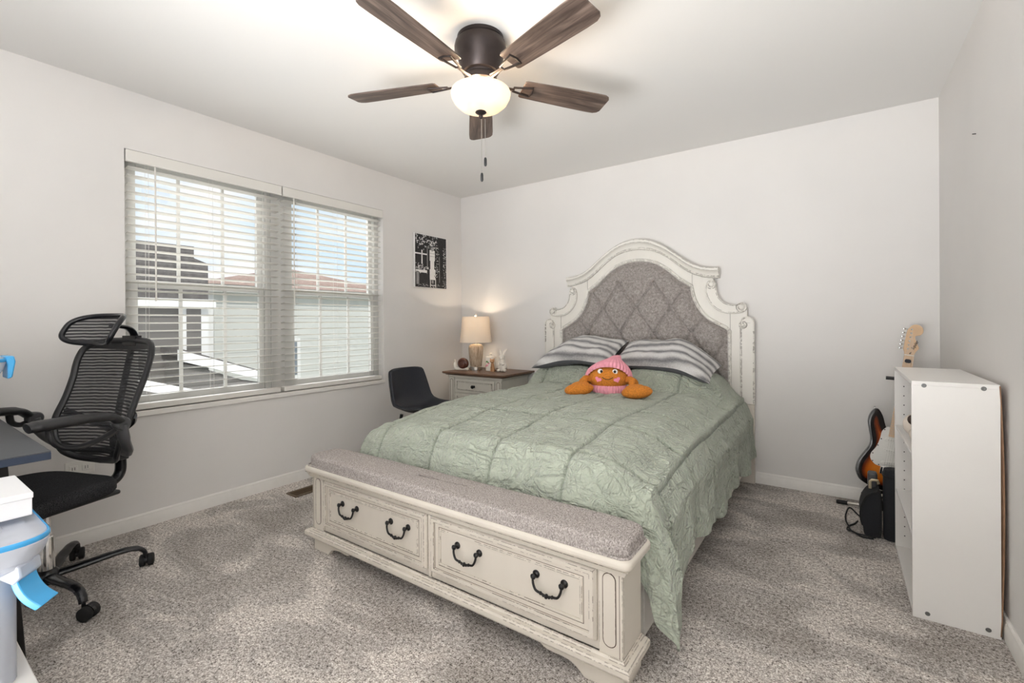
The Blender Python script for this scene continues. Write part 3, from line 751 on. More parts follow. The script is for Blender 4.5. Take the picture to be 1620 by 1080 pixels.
    rf = [(2.676, 0), (2.545, 0), (2.530, .010), (2.514, .022), (2.491, .033), (2.462, .036), (2.437, .035), (2.410, .035), (2.390, .040), (2.375, .050), (2.366, .062), (2.362, .076), (2.676, .076)]
    MB().prism(rf, BY0-.002, BY0+.022, 'xz').box(2.654, 2.676, BY0+.022, BY1, 0, .076).build('foot', A, t, bevel=.002)
    # drawers
    for x0, x1, hx in ((1.136, 1.845, (1.34, 1.683)), (1.869, 2.590, (2.066, 2.423))):
        z0, z1 = .140, .368; y = BY0
        dm = MB().box(x0, x1, y-.010, y+.002, z0, z1); d = dm.build('drawer', A, t, bevel=.003)
        def frame(x0, x1, z0, z1, w, ya, yb):
            f = MB(); 
            pts_o = [(x0, z0), (x1, z0), (x1, z1), (x0, z1)]; pts_i = [(x0+w, z0+w), (x1-w, z0+w), (x1-w, z1-w), (x0+w, z1-w)]
            vs = [(a, ya, b_) for a, b_ in pts_o]+[(a+(w*.3 if a == x0 else -w*.3), yb, b_+(w*.3 if b_ == z0 else -w*.3)) for a, b_ in pts_o]+[(a, yb+.001, b_) for a, b_ in pts_i]+[(a, ya, b_) for a, b_ in pts_i]
            fs = []
            for L in range(3):
                for k in range(4): k2 = (k+1) % 4; fs.append((L*4+k, L*4+k2, (L+1)*4+k2, (L+1)*4+k))
            return f.add(vs, fs)
        frame(x0+.002, x1-.002, z0+.002, z1-.002, .020, y-.010, y-.020).build('outer_moulding', A, d, smooth=20)
        frame(x0+.045, x1-.045, z0+.040, z1-.040, .011, y-.010, y-.015).build('inner_moulding', A, d, smooth=20)
        gl = MB()
        for off, dz in ((.0225, .0225), (.044, .039)):
            a, b_, c, e = x0+off, x1-off, z0+dz, z1-dz
            for q in ((a, b_, c-.0007, c+.0007), (a, b_, e-.0007, e+.0007), (a-.0007, a+.0007, c, e), (b_-.0007, b_+.0007, c, e)): gl.box(q[0], q[1], y-.0106, y-.008, q[2], q[3])
        gl.build('glaze_line', M['glaze'], d, smooth=0)
        for cx in hx:
            h = MB(); zc = .284; yy = y-.010; r = .054
            for s in (-1, 1):
                h.lathe([(.0135, 0), (.0135, .003), (.010, .005), (.006, .008), (.006, .016), (.009, .019), (.010, .023), (.007, .027), (.0, .029)], 16, Matrix.Translation((cx+s*r, yy, zc)) @ Matrix.Rotation(radians(90), 4, 'X'))
            pth = smooth_path([(cx-r, yy-.021, zc), (cx-r+.001, yy-.024, zc-.018), (cx-r+.012, yy-.026, zc-.038), (cx-.022, yy-.026, zc-.043), (cx-.010, yy-.026, zc-.046), (cx, yy-.026, zc-.047), (cx+.010, yy-.026, zc-.046), (cx+.022, yy-.026, zc-.043), (cx+r-.012, yy-.026, zc-.038), (cx+r-.001, yy-.024, zc-.018), (cx+r, yy-.021, zc)], 5)
            h.tube(pth, .0042, 10)
            for dx, rr in ((-.022, .0062), (-.011, .0055), (0, .0085), (.011, .0055), (.022, .0062)): h.ell((cx+dx, yy-.026, zc-.043-(.004 if abs(dx) < .02 else 0)), (rr*.8, rr, rr), 10, 8)
            h.build('handle', M['black_iron'], d)
    MB().box(1.849, 1.865, BY0-.006, BY0, .112, .396).build('centre_stile', A, t, bevel=.001)
    return t
bed()

# ------------------------------------------------------------------ comforter
def comforter():
    t = MB()
    XL, XR, XC = 1.09, 2.665, 1.878; HWD = (XR-XL)/2
    QX = [1.289+.353*k for k in range(-1, 5)]; QY = [-1.985+.353*k for k in range(0, 6)]
    NU, NV = 440, 440
    def lump(x, y):
        e = sstep(XL-.02, XL+.16, x)*sstep(XR+.02, XR-.20, x) if False else sstep(1.06, 1.20, x)*(1-sstep(2.50, 2.70, x))
        yf = -.50+.03*sin(x*5+.6)+.02*noise.noise((x*6, 0, 0))
        prof = sstep(yf-.05, yf+.09, y)
        gap = 1-.16*math.exp(-((x-1.83)/.07)**2)
        return (.118-.02*sstep(-.3, -.1, y))*e*prof*gap
    def top(x, y):
        q = (x-XC)/HWD
        z = .668-.030*abs(q)**2.6-.055*sstep(-1.45, -2.10, y)**1.2
        z += lump(x, y)
        return z
    def fn(u, v):
        # u: across (0 left hem .. 1 right hem), v: head .. foot
        su = u*2-1; s = 1 if su > 0 else -1; a = abs(su)
        VB = .86
        y = lerp(-.085, -2.0, min(1, v/VB)); w = max(0, (v-VB)/(1-VB))
        te = .60                                         # share of half-width on top
        xe = HWD*s
        hem = (lerp(.205, .225, sstep(-.9, -1.6, y)) if s > 0 else .30)+.020*sin(y*7.3+1.2)+.014*sin(y*17+.4)
        hang = max(0, (a-te)/(1-te))
        if a <= te:
            q = a/te; x = XC+xe*q*.985; z = top(x, y)
            rr = sstep(.72, 1.0, q); z -= .055*rr*rr
        else:
            q = hang; ze = top(XC+xe*.985, y)-.055
            z = lerp(ze, hem, q)
            out = .048*sin(min(1, q*2.2)*pi/2)+.028*q
            fold = (.013*sin(y*2*pi/.36+1.0+1.3*q)+.008*sin(y*2*pi/.19+2.1+q)+.012*noise.noise((y*4, q*1.5, s*3)))*q**.8
            x = XC+xe*.985+s*(out+fold)
            if s > 0: x = max(x, 2.672+.045*min(1, q*3))
        if w > 0:
            # foot end: the middle tucks down behind the bench; the right corner hangs in a point behind the bench end
            tz = max(z-.235*(1-cos(w*pi/2))**.95, .405)
            ty = -2.0-.125*sin(w*pi/2)-.012*sin(x*11)*w
            if a <= te:
                y = ty; z = tz if a < te*.9 else lerp(tz, tz-.02*w, (a/te-.9)*10)
            else:
                q = hang; zt = max(top(XC+xe*.985, -2.0)-.055-.235*(1-cos(w*pi/2))**.95, .405)-.02*w
                if s > 0:
                    hz = interp([(0, hem), (.20, .225), (.27, .11), (.46, .060), (.65, .135), (.8, .19), (1, .36)], w)
                    hx = interp([(0, x), (.25, 2.765), (.48, 2.772), (.65, 2.716), (.8, 2.685), (1, 2.615)], w)
                    hy = interp([(0, -2.0), (.20, -2.045), (.27, -2.055), (.48, -2.125), (.75, -2.148), (1, -2.146)], w)
                    xt = 2.655+.02*sin(w*pi)-.02*w
                    k = min(1, q*1.6)**.8
                    fx = .010*sin(q*7+w*16)*sin(min(1, q*3)*pi/2)
                    x = lerp(xt, lerp(x, hx, min(1, w*4)), k)+fx*w; y = lerp(ty, hy, k); z = lerp(zt, hz, q)
                    x = max(x, 2.672+.03*min(1, q*3)) if w < .6 else x
                    y += (.010+.012*sin(w*21+q*2.5+1))*min(1, q*2)*w
                    y = max(y, -2.148)
                else:
                    hy = -2.0-.12*w; y = lerp(ty, hy, min(1, q*2)); z = lerp(zt, hem, q); x = x+.03*w
        # quilting
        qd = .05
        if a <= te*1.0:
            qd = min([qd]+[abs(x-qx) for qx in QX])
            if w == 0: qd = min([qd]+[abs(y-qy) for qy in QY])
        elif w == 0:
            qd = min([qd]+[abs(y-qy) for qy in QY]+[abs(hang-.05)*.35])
        SEAM_SHADE.append(math.exp(-(qd/.006)**2) if (w == 0 or a <= te) else 0.0)  # weight of the painted shade, strongest on the seam line
        groove = math.exp(-(qd/.0055)**2)*.016-.008*min(1, qd/.045)
        # wrinkles
        wr = .0062*ridge((x*4.2+z*3, y*6.5+z*5, .3), 3)*.6+.007*fbm((x*3, y*3+z*3, 1.7), 4)
        wr += .004*ridge((x*11+y*7, y*5-x*8, z*7), 2)
        if a <= te: return (x, y, z-groove+wr*(.9-.3*w))
        k = min(1, hang*3); nx = s*(wr*.9-groove*.9)
        return (x+nx*k*(1-.6*w), y, z+(wr-groove)*(1-k))
    SEAM_SHADE = []
    m = MB().grid(fn, NU, NV)
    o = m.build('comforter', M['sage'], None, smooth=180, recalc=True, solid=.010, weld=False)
    at = o.data.attributes.new('seam_shade', 'FLOAT', 'POINT'); at.data.foreach_set('value', SEAM_SHADE)
    tag(o, 'sage green quilted comforter spread over the bed and hanging down its side', 'comforter')
    return o, top
comf, comf_top = comforter()

# ------------------------------------------------------------------ striped pillows leaning on the headboard
def pillow(label, cx, hw, z0, seed, ycen, bend, dirn):
    t = thing('pillow', label, 'pillow', (cx, ycen, z0), 0, group='striped furry pillows at the headboard')
    tilt = radians(-68); hh = .205; rx = Matrix.Rotation(tilt, 4, 'X')
    def shape(front):
        def fn(u, v):
            a, b = u*2-1, v*2-1
            px = hw*a*(1-.06*(1-b*b)*abs(a)); pz = hh*b*(1-.08*(1-a*a)*abs(b))
            th = .082*max(0, (1-abs(a)**3)*(1-abs(b)**2.4))**.55
            th *= 1+.30*noise.noise((a*1.6+seed, b*1.6, seed))
            n = .010*fbm((a*3+seed, b*3, seed*2.), 3)
            d = th+n*min(1, th/.03)
            p = rx @ Vector((px, -d if front else d*.95, pz))
            e = max(0, a*dirn); p.z -= bend*e*e*(.55+.45*(b+1)/2)-.010*noise.noise((a*2, seed, 0)); p.y -= .05*e*e
            return tuple(p)
        return fn
    MB().grid(shape(True), 80, 50).build('front', M['fur'], t, local=True, smooth=180)
    MB().grid(shape(False), 60, 36).build('back', M['pillow_back'], t, local=True, smooth=180)
    return t
pillow('left of the two striped furry pillows, behind the plush crab', 1.530, .325, .912, 1.3, -.300, .115, -1)
pillow('right of the two striped furry pillows, its outer corner drooping', 2.206, .345, .900, 4.1, -.310, .150, 1)

# ------------------------------------------------------------------ plush crab
def crab():
    cx, cy = 1.975, -.80
    z0 = comf_top(cx, cy)+.006
    t = thing('plush_crab', 'orange plush crab in a pink knitted hat sitting on the comforter', 'plush toy', (cx, cy, z0), radians(21))
    MB().ell((0, 0, .100), (.128, .100, .090), 36, 22, fn=lambda d: 1+.012*noise.noise(d*9)).build('body', M['orange_fur'], t, local=True, smooth=180)
    # hat: ribbed dome leaning to the right with a knitted tip
    def hat(u, v):
        a = 2*pi*u; prof = [(0, .140, .0), (.12, .146, .030), (.30, .136, .066), (.50, .108, .100), (.68, .070, .128), (.80, .044, .148), (.90, .034, .166), (.96, .026, .176), (1, .0005, .180)]
        r = interp([(p[0], p[1]) for p in prof], v); h = interp([(p[0], p[2]) for p in prof], v)
        rib = 1+.075*abs(sin(a*19))*(1 if v < .86 else .4)
        y = r*.80*rib*sin(a); drop = -.062*(.5-.5*sin(a))**1.0*0
        front = max(0, -sin(a)); zz = .098+h*.82+.078*front*(1-v)-.035*max(0, sin(a))*(1-v)-.030*(1-v)*abs(cos(a))**3
        return (r*rib*cos(a)+.060*v*v, y+.024+.012*v, zz)
    MB().grid(hat, 240, 30, closeu=True).build('hat', M['pink_knit'], t, local=True, smooth=180)
    def band(u, v):
        a = 2*pi*u; r = 1+.075*abs(sin(a*20)); q = sin(v*pi)
        return ((.108+.010*q)*r*cos(a), (.082+.010*q)*r*sin(a), .002+.052*v)
    MB().grid(band, 260, 10, closeu=True).build('sweater_band', M['pink_knit'], t, local=True, smooth=180)
    def on(ax, az, out=0):     # a point on the front of the body
        y = -.100*sqrt(max(0, 1-(ax/.128)**2-((az-.1)/.09)**2)); return Vector((ax, y-out, az))
    for s in (-1, 1):
        p = on(s*.046, .146); e = MB().ell(p, (.0175, .009, .0175), 18, 12).build('eye', M['white_felt'], t, local=True)
        MB().ell(p+Vector((.006 if s < 0 else -.001, -.0078, .001)), (.0085, .003, .0095), 14, 8).build('pupil', M['black_felt'], e, local=True)
        c = on(s*.058, .096); n = Vector((c.x/.128**2, c.y/.1**2, (c.z-.1)/.09**2)).normalized()
        R = n.to_track_quat('Z', 'Y').to_matrix().to_4x4(); hpts = []
        for i in range(24):
            a = 2*pi*i/24; hx = 16*sin(a)**3/16; hy = (13*cos(a)-5*cos(2*a)-2*cos(3*a)-cos(4*a))/16; hpts.append((hx*.022, hy*.018))
        MB().prism(hpts, -.004, .004, 'xy', Matrix.Translation(c+n*.001) @ R @ Matrix.Rotation(s*.35, 4, 'Z')).build('cheek', M['pink_felt'], t, local=True, smooth=30)
    MB().tube([on(x, .112-.014*(1-(x/.034)**2), .0015) for x in [-.034+.068*i/10 for i in range(11)]], .0022, 6).build('mouth', M['black_felt'], t, local=True)
    for s, ang, dy in ((-1, .30, -.130), (1, -.22, -.190)):
        T = Matrix.Translation((s*.175, dy, .036)) @ Matrix.Rotation(-s*.10+ang*.4, 4, 'Z') @ Matrix.Rotation(-s*.16*0-.12, 4, 'Y')
        m = MB().ell((0, 0, 0), (.090, .062, .040), 30, 18, T, fn=lambda d: 1+.02*noise.noise(d*8)+.08*max(0, d.x*s))
        m.ell((s*-.01, .030, .020), (.062, .030, .026), 22, 12, T, fn=lambda d: 1+.02*noise.noise(d*9))
        c = m.build('claw', M['orange_fur'], t, local=True, smooth=180)
        for k, (a0, a1) in enumerate((((s*.105, -.010, .085), (s*.150, dy*.6, .062)), ((s*.110, .030, .070), (s*.175, .0, .045)))):
            a0, a1 = Vector(a0), Vector(a1); mid = (a0+a1)/2+Vector((s*.020, -.006, .020))
            MB().tube(smooth_path([a0, mid, a1], 5), [.016, .020, .022, .022, .022, .021, .021, .022, .021, .019, .014], 12).build('leg', M['orange_fur'], t, local=True, smooth=180)
crab()

# ------------------------------------------------------------------ nightstand and what stands on it
NZ = .690
def nightstand():
    t = thing('nightstand', 'distressed grey white nightstand with a brown wood top in the corner', 'nightstand', (.545, -.27, 0))
    A = M['antique_grey']; x0, x1, y0, y1 = .245, .850, -.455, -.045
    pr = [(.0, NZ-.030), (-.022, NZ-.030), (-.030, NZ-.022), (-.044, NZ-.018), (-.050, NZ-.010), (-.047, NZ), (.0, NZ)]
    m = MB(); vs = []; q = len(pr); cor = [(x0, y1, -1, 1), (x0, y0, -1, -1), (x1, y0, 1, -1), (x1, y1, 1, 1)]
    for cx, cy, sx, sy in cor:
        for a, z in pr: vs.append((cx-sx*a, min(-.004, cy-sy*a), z))
    fs = []
    for i in range(4):
        for k in range(q): k2 = (k+1) % q; j = (i+1) % 4; fs.append((i*q+k, i*q+k2, j*q+k2, j*q+k))
    m.add(vs, fs).box(x0+.0, x1-.0, y0+.0, y1-.0, NZ-.030, NZ-.0002); m.build('top', M['brown_wood'], t, smooth=25)
    MB().box(x0, x1, y0, y1, .09, NZ-.030).build('case', A, t, bevel=.002)
    MB().box(x0-.012, x1+.012, y0-.012, y1, NZ-.052, NZ-.030).build('top_moulding', A, t, bevel=.005)
    MB().box(x0-.012, x1+.012, y0-.012, y1, .075, .105).build('base_moulding', A, t, bevel=.004)
    for xa, xb in ((x0, x0+.065), (x1-.065, x1)):
        po = MB().box(xa, xb, y0-.008, y0, .107, NZ-.054).build('corner_post', A, t, bevel=.002)
        cx = (xa+xb)/2; w = .017
        ov = [(cx+w*cos(a), .605+w*sin(a)) for a in [pi*i/10 for i in range(11)]]+[(cx+w*cos(a), .135+w*sin(a)) for a in [pi+pi*i/10 for i in range(11)]]
        MB().tube([(x, y0-.008, z) for x, z in ov], .0018, 6, closed=True).build('oval_groove', M['glaze'], po)
        MB().prism([(xa, 0), (xb+.02*(1 if xa < .5 else 0), 0), (xb+.05*(1 if xa < .5 else 0), .075), (xa-.05*(0 if xa < .5 else 1), .075), (xa-.02*(0 if xa < .5 else 1), 0)][:5], y0-.005, y1, 'xz').build('foot', A, t, bevel=.002)
    for z0, z1 in ((.505, .628), (.315, .492), (.118, .302)):
        d = MB().box(x0+.075, x1-.075, y0-.010, y0, z0, z1).build('drawer', A, t, bevel=.003)
        f = MB(); a, b_, c, e = x0+.100, x1-.100, z0+.024, z1-.024
        for q in ((a, b_, c, c+.008), (a, b_, e-.008, e), (a, a+.008, c, e), (b_-.008, b_, c, e)): f.box(q[0], q[1], y0-.015, y0-.009, q[2], q[3])
        f.build('inner_moulding', A, d, bevel=.002)
        g = MB()
        for q in ((a-.004, b_+.004, c-.003, c-.0016), (a-.004, b_+.004, e+.0016, e+.003), (a-.004, a-.0026, c-.003, e+.003), (b_+.0026, b_+.004, c-.003, e+.003)): g.box(q[0], q[1], y0-.0106, y0-.009, q[2], q[3])
        g.build('glaze_line', M['glaze'], d, smooth=0)
        MB().lathe([(.012, 0), (.012, .003), (.006, .006), (.006, .014), (.013, .018), (.016, .026), (.013, .033), (.0, .036)], 20, Matrix.Translation(((x0+x1)/2, y0-.010, (z0+z1)/2)) @ Matrix.Rotation(radians(90), 4, 'X')).build('knob', M['black_iron'], d)
nightstand()
def table_lamp():
    c = Vector((.375, -.225, NZ)); t = thing('table_lamp', 'lit table lamp with a white drum shade and ribbed taupe glass base on the nightstand', 'lamp', c)
    MB().lathe([(.0, .001), (.060, .001), (.060, .028), (.056, .032), (.0, .032)], 32).build('foot', M['nickel'], t, local=True, bevel=.001)
    MB().lathe([(.0, .032), (.052, .032), (.054, .040), (.066, .14), (.070, .20), (.068, .225), (.052, .242), (.026, .248), (.0, .248)], 96, mod=lambda a, z: 1+.022*abs(sin(a*18))*(1 if .035 < z < .238 else 0)).build('base', M['taupe_glass'], t, local=True, smooth=60)
    MB().lathe([(.016, .248), (.016, .285), (.010, .290), (.010, .330), (.004, .335), (.004, .512)], 16).build('neck', M['nickel'], t, local=True)
    sh = MB(); zb, zt, rb, rt = .262, .508, .153, .128
    sh.shell([(rb, zb), (rt, zt), (rt-.002, zt), (rb-.002, zb), (rb, zb)], 64)
    so = sh.build('shade', M['shade'], t, local=True, smooth=60)
    sp = MB()
    for a in (0, 2.094, 4.189): sp.tube([(.004*cos(a), .004*sin(a), zt-.012), ((rt-.001)*cos(a), (rt-.001)*sin(a), zt-.004)], .0016, 6)
    sp.tube([((rt-.002)*cos(2*pi*i/40), (rt-.002)*sin(2*pi*i/40), zt-.003) for i in range(40)], .0018, 6, closed=True)
    sp.build('shade_ring', M['nickel'], so, local=True)
    MB().lathe([(.004, .510), (.010, .514), (.013, .522), (.010, .531), (.0, .535)], 16).build('finial', M['ceramic'], t, local=True)
    MB().ell((0, 0, .375), (.028, .028, .040), 16, 12).build('bulb', M['bulb'], t, local=True)
    light('table_lamp_light', 'POINT', c+Vector((0.0, 0, .455)), 2.6, (1, .82, .62), shadow_soft_size=.012)
    light('table_lamp_light', 'POINT', c+Vector((0.0, 0, .315)), 2.8, (1, .82, .62), shadow_soft_size=.012)
table_lamp()
# snail
t = thing('snail_figurine', 'white ceramic snail with a dark brown spiral shell left of the lamp', 'figurine', (.275, -.315, NZ), radians(20))
b = MB(); b.tube(smooth_path([(.070, 0, .010), (.02, 0, .013), (-.04, 0, .013), (-.062, 0, .024), (-.068, 0, .055), (-.064, 0, .072)], 4), [.004]+[.016]*8+[.018]*8+[.016, .014, .013, .011], 14)
b.build('body', M['ceramic'], t, local=True)
e = MB()
for s in (-1, 1): e.tube([(-.066, s*.006, .072), (-.070, s*.010, .094)], .0025, 8).ell((-.070, s*.010, .095), (.004, .004, .004), 8, 6)
e.build('eye_stalk', M['ceramic'], t, local=True)
sh = MB(); sh.ell((.012, 0, .062), (.056, .036, .054), 26, 16)
sh.tube([(.012+.046*(1-i/34)*cos(i*.45), -.030-.008*i/34, .062+.046*(1-i/34)*sin(i*.45)) for i in range(32)], [.006-.0001*i for i in range(32)], 8); sh.build('shell', M['brown_glaze'], t, local=True)
# lidded jar
t = thing('lidded_jar', 'white ceramic jar with painted leaves and a knobbed lid right of the lamp', 'jar', (.545, -.215, NZ))
MB().lathe([(.0, .001), (.046, .001), (.048, .006), (.048, .118), (.046, .122), (.0, .122)], 32).build('jar_body', M['ceramic'], t, local=True)
MB().lathe([(.050, .122), (.050, .130), (.040, .136), (.014, .139), (.008, .144), (.013, .152), (.013, .160), (.0, .165)], 32).build('lid', M['ceramic'], t, local=True)
lf = MB(); tw = MB()
for a, z, k, g in ((-1.75, .088, .5, 0), (-1.45, .080, -.6, 0), (-1.95, .045, .3, 1), (-1.60, .052, -.3, 1), (-1.3, .07, .2, 1)):
    p = Vector((.0485*cos(a), .0485*sin(a), z)); n = Vector((cos(a), sin(a), 0)); R = n.to_track_quat('Z', 'Y').to_matrix().to_4x4()
    (lf if not g else tw).prism([(.013*cos(q), .0055*sin(q)*(1-.4*cos(q))) for q in [2*pi*i/14 for i in range(14)]], -.002, .0016, 'xy', Matrix.Translation(p) @ R @ Matrix.Rotation(k, 4, 'Z'))
lf.build('painted_leaf', M['green_paint'], t, local=True); tw.build('painted_petal', M['pink_felt'], t, local=True)
# little tan cat
t = thing('cat_figurine', 'small tan cat figurine standing in front of the white jar', 'figurine', (.608, -.270, NZ), radians(20))
b = MB(); b.tube(smooth_path([(0, .012, .001), (0, .008, .030), (0, .0, .062), (0, -.006, .080)], 5), [.022, .022, .021, .020, .019, .018, .0175, .017, .016, .016, .015, .014, .013, .012, .011, .011], 16)
for s in (-1, 1): b.tube([(s*.012, -.010, .0), (s*.011, -.010, .045)], .0065, 10)
b.build('body', M['tan_fur'], t, local=True, smooth=60)
h = MB().ell((0, -.008, .096), (.022, .019, .019), 20, 14).ell((0, -.024, .091), (.009, .008, .007), 12, 8)
for s in (-1, 1): h.lathe([(.009, 0), (.0, .020)], 10, Matrix.Translation((s*.014, -.006, .106)) @ Matrix.Rotation(s*.3, 4, 'Y'))
h.build('head', M['tan_fur'], t, local=True, smooth=60)
MB().tube(smooth_path([(0, .030, .006), (.022, .030, .008), (.034, .014, .008)], 5), .005, 8).build('tail', M['brown_glaze'], t, local=True)
# rabbit
t = thing('rabbit_figurine', 'white ceramic rabbit with tall ears at the right of the nightstand', 'figurine', (.700, -.245, NZ), radians(18))
b = MB(); b.ell((0, .010, .048), (.044, .042, .048), 24, 16); b.ell((0, -.002, .088), (.030, .028, .034), 20, 14)
for s in (-1, 1): b.ell((s*.030, -.016, .014), (.016, .030, .014), 14, 10); b.tube(smooth_path([(s*.024, -.012, .096), (s*.024, -.034, .072), (s*.006, -.040, .072)], 4), .009, 10)
b.build('body', M['ceramic'], t, local=True, smooth=180)
h = MB().ell((0, -.008, .132), (.028, .028, .026), 22, 14).ell((0, -.030, .124), (.014, .012, .011), 14, 10).build('head', M['ceramic'], t, local=True, smooth=180)
for s, ln in ((-1, (-.020, .000, .205)), (1, (.044, .010, .208))):
    MB().tube(smooth_path([(s*.010, .0, .150), (s*.014+(.006 if s > 0 else -.002), .002, .178), ln], 5), [.006, .009, .0105, .011, .0115, .0115, .011, .0095, .008, .006, .003], 12, flat=(1, .6)).build('ear', M['ceramic'], h, local=True)
MB().tube([(.026*cos(2*pi*i/20), -.006+.026*sin(2*pi*i/20), .106) for i in range(20)], .006, 8, closed=True).build('collar', M['ceramic'], t, local=True)

# ------------------------------------------------------------------ dark bucket chair between window wall and bed
def bucket_chair():
    t = thing('bucket_chair', 'dark navy leather bucket chair between the window wall and the bed', 'chair', (.52, -1.055, 0), radians(0))
    # side profile in (x forward, z), back on the left
    prof = [tuple(p) for p in smooth_path([(-.235, .772, 0), (-.228, .72, 0), (-.205, .62, 0), (-.172, .53, 0), (-.115, .462, 0), (-.03, .440, 0), (.08, .438, 0), (.17, .448, 0), (.215, .440, 0), (.232, .415, 0)], 7)]
    n = len(prof)
    def fn(u, v):
        i = min(n-1, int(v*(n-1))); f = v*(n-1)-i; p = prof[i]; q = prof[min(n-1, i+1)]
        x, z = lerp(p[0], q[0], f), lerp(p[1], q[1], f); b_ = u*2-1
        w = interp([(0, .165), (.04, .176), (.2, .20), (.42, .222), (.6, .222), (.85, .205), (1, .190)], v)
        curl = .050*abs(b_)**3*sstep(.05, .4, v)*(1-.6*sstep(.75, 1, v)); bend = .035*b_*b_*(1-sstep(.15, .5, v))
        return (x+bend+curl*.7*(1-sstep(.35, .6, v)), b_*w, z+curl*sstep(.3, .5, v)-.010*abs(b_)**6*(1-sstep(0, .06, v)))
    MB().grid(fn, 40, 60).build('shell', M['navy_leather'], t, local=True, smooth=180, solid=.022)
    ed = [fn(0, i/40) for i in range(41)]+[fn(i/12, 1) for i in range(1, 12)]+[fn(1, 1-i/40) for i in range(41)]+[fn(1-i/12, 0) for i in range(1, 12)]
    MB().tube(ed, .005, 8, closed=True).build('piping', M['black_plastic'], t, local=True)
    for sx, sy in ((-1, -1), (-1, 1), (1, -1), (1, 1)):
        MB().tube([(sx*.13+.02, sy*.13, .425), (sx*.19+.02, sy*.185, .0)], [.013, .010], 10).build('leg', M['black_iron'], t, local=True)
bucket_chair()

# ------------------------------------------------------------------ office chair
def office_chair():
    t = thing('office_chair', 'black mesh office chair with headrest pulled up to the desk', 'chair', (.486, -3.195, 0), radians(20.4))
    BP, GP, GR = M['black_plastic'], M['black_gloss'], M['grey_plastic']
    L = dict(local=True)
    # star base
    hub = MB().lathe([(.0, .060), (.045, .062), (.048, .085), (.040, .105), (.028, .118), (.0, .120)], 24).build('base_hub', GP, t, **L)
    a0 = radians(8.1-20.4)
    for k in range(5):
        T = Matrix.Rotation(a0+k*2*pi/5, 4, 'Z')
        arm = MB().tube(smooth_path([(.03, 0, .088), (.12, 0, .095), (.20, 0, .103), (.26, 0, .105), (.30, 0, .098), (.322, 0, .080), (.328, 0, .062)], 5), [.026]+[.024]*5+[.022]*5+[.020]*5+[.018]*5+[.016]*5+[.015]*5, 12, T=T, flat=(.62, 1)).build('base_arm', GP, t, **L)
        cst = MB(); R = T @ Matrix.Translation((.330, 0, 0)) @ Matrix.Rotation([.5, 1.3, .2, 2.2, -.8][k], 4, 'Z')
        for s in (-1, 1):
            cst.lathe([(.0, -.011), (.022, -.011), (.027, -.008), (.027, .008), (.022, .011), (.0, .011)], 24, R @ Matrix.Translation((.018, s*.016, .0275)) @ Matrix.Rotation(pi/2, 4, 'X'))
        c = cst.build('caster', M['rubber'], arm, local=True)
        hd = MB(); n = 10
        hp = [(.018+.0285*cos(a), .0275+.0285*sin(a)) for a in [pi*.1+pi*.95*i/n for i in range(n+1)]]+[(-.008, .026), (.03, .026)]
        hd.prism(hp, -.006, .006, 'xz', R); hd.tube([(0, 0, .035), (0, 0, .07)], .007, 10, T=R); hd.build('caster_hood', GP, c, local=True)
    MB().lathe([(.027, .10), (.027, .25), (.024, .255), (.0, .256)], 20).lathe([(.016, .25), (.016, .37)], 20).build('gas_column', M['chrome'], t, **L)
    MB().cbox((0, .02, .385), (.17, .24, .055)).build('seat_mechanism', BP, t, local=True, bevel=.012)
    # seat
    def seat(u, v):
        a = 2*pi*u; c, s = cos(a), sin(a); e = .55
        sg = lambda q: 1 if q >= 0 else -1
        x = sg(c)*abs(c)**e*.255; y = sg(s)*abs(s)**e*.235-.065
        k = interp([(0, 0.001), (.12, .55), (.3, .93), (.42, 1.0), (.55, 1.0), (.68, .95), (.85, .6), (1, .001)], v); zz = interp([(0, .470), (.12, .470), (.3, .468), (.42, .452), (.55, .430), (.68, .415), (.85, .41), (1, .41)], v)
        front = sstep(-.10, -.25, y*k)
        return (x*k, y*k, zz-.030*front+.012*(x*k/.255)**2*(1-sstep(.3, .5, v)))
    MB().grid(seat, 80, 30, closeu=True).build('seat', M['seat_mesh'], t, local=True, smooth=180)
    MB().cbox((0, -.04, .408), (.42, .38, .02)).build('seat_pan', BP, t, local=True, bevel=.009)
    # spine
    MB().tube(smooth_path([(0, .06, .395), (0, .20, .392), (0, .262, .402), (0, .292, .440), (0, .292, .52)], 6), .021, 12, flat=(1, 1.25)).build('spine_tube', GP, t, **L)
    MB().cbox((0, .288, .575), (.070, .044, .16)).build('spine_sleeve', BP, t, local=True, bevel=.006)
    # back: outline (half width, z) and depth curve y(z)
    yz = [(.50, .185), (.56, .165), (.62, .170), (.70, .195), (.80, .235), (.90, .275), (1.0, .305), (1.08, .320)]
    hwz = [(.515, .0), (.525, .10), (.55, .155), (.60, .190), (.66, .213), (.72, .222), (.80, .218), (.88, .222), (.95, .228), (1.0, .225), (1.03, .210), (1.05, .175), (1.060, .12), (1.064, .0)]
    def bp(x, z, off=0):
        return (x, interp(yz, z)-.06*(x/.22)**2+.03+off, z)
    def fnb(u, v):
        z = lerp(.516, 1.0635, v); w = interp(hwz, z)
        return bp((u*2-1)*w, z)
    MB().grid(fnb, 30, 70).build('back_mesh', M['back_mesh'], t, local=True, smooth=180)
    ring = [(w, z) for z, w in hwz]; ring = [tuple(p)[:2] for p in smooth_path([(w, z, 0) for w, z in ring], 5)]
    loop = [bp(w, z) for w, z in ring]+[bp(-w, z) for w, z in reversed(ring[1:-1])]
    fr = MB().tube(loop, .0125, 10, closed=True, up=(0, 1, 0), flat=(1, 1.25)); 
    # solid top cap of the frame
    fr.grid(lambda u, v: bp((u*2-1)*interp(hwz, lerp(1.03, 1.062, v)), lerp(1.03+.012*(1-(abs(u*2-1))**2)*(-1), 1.062, v), -.004), 24, 6)
    fr.build('back_frame', BP, t, **L)
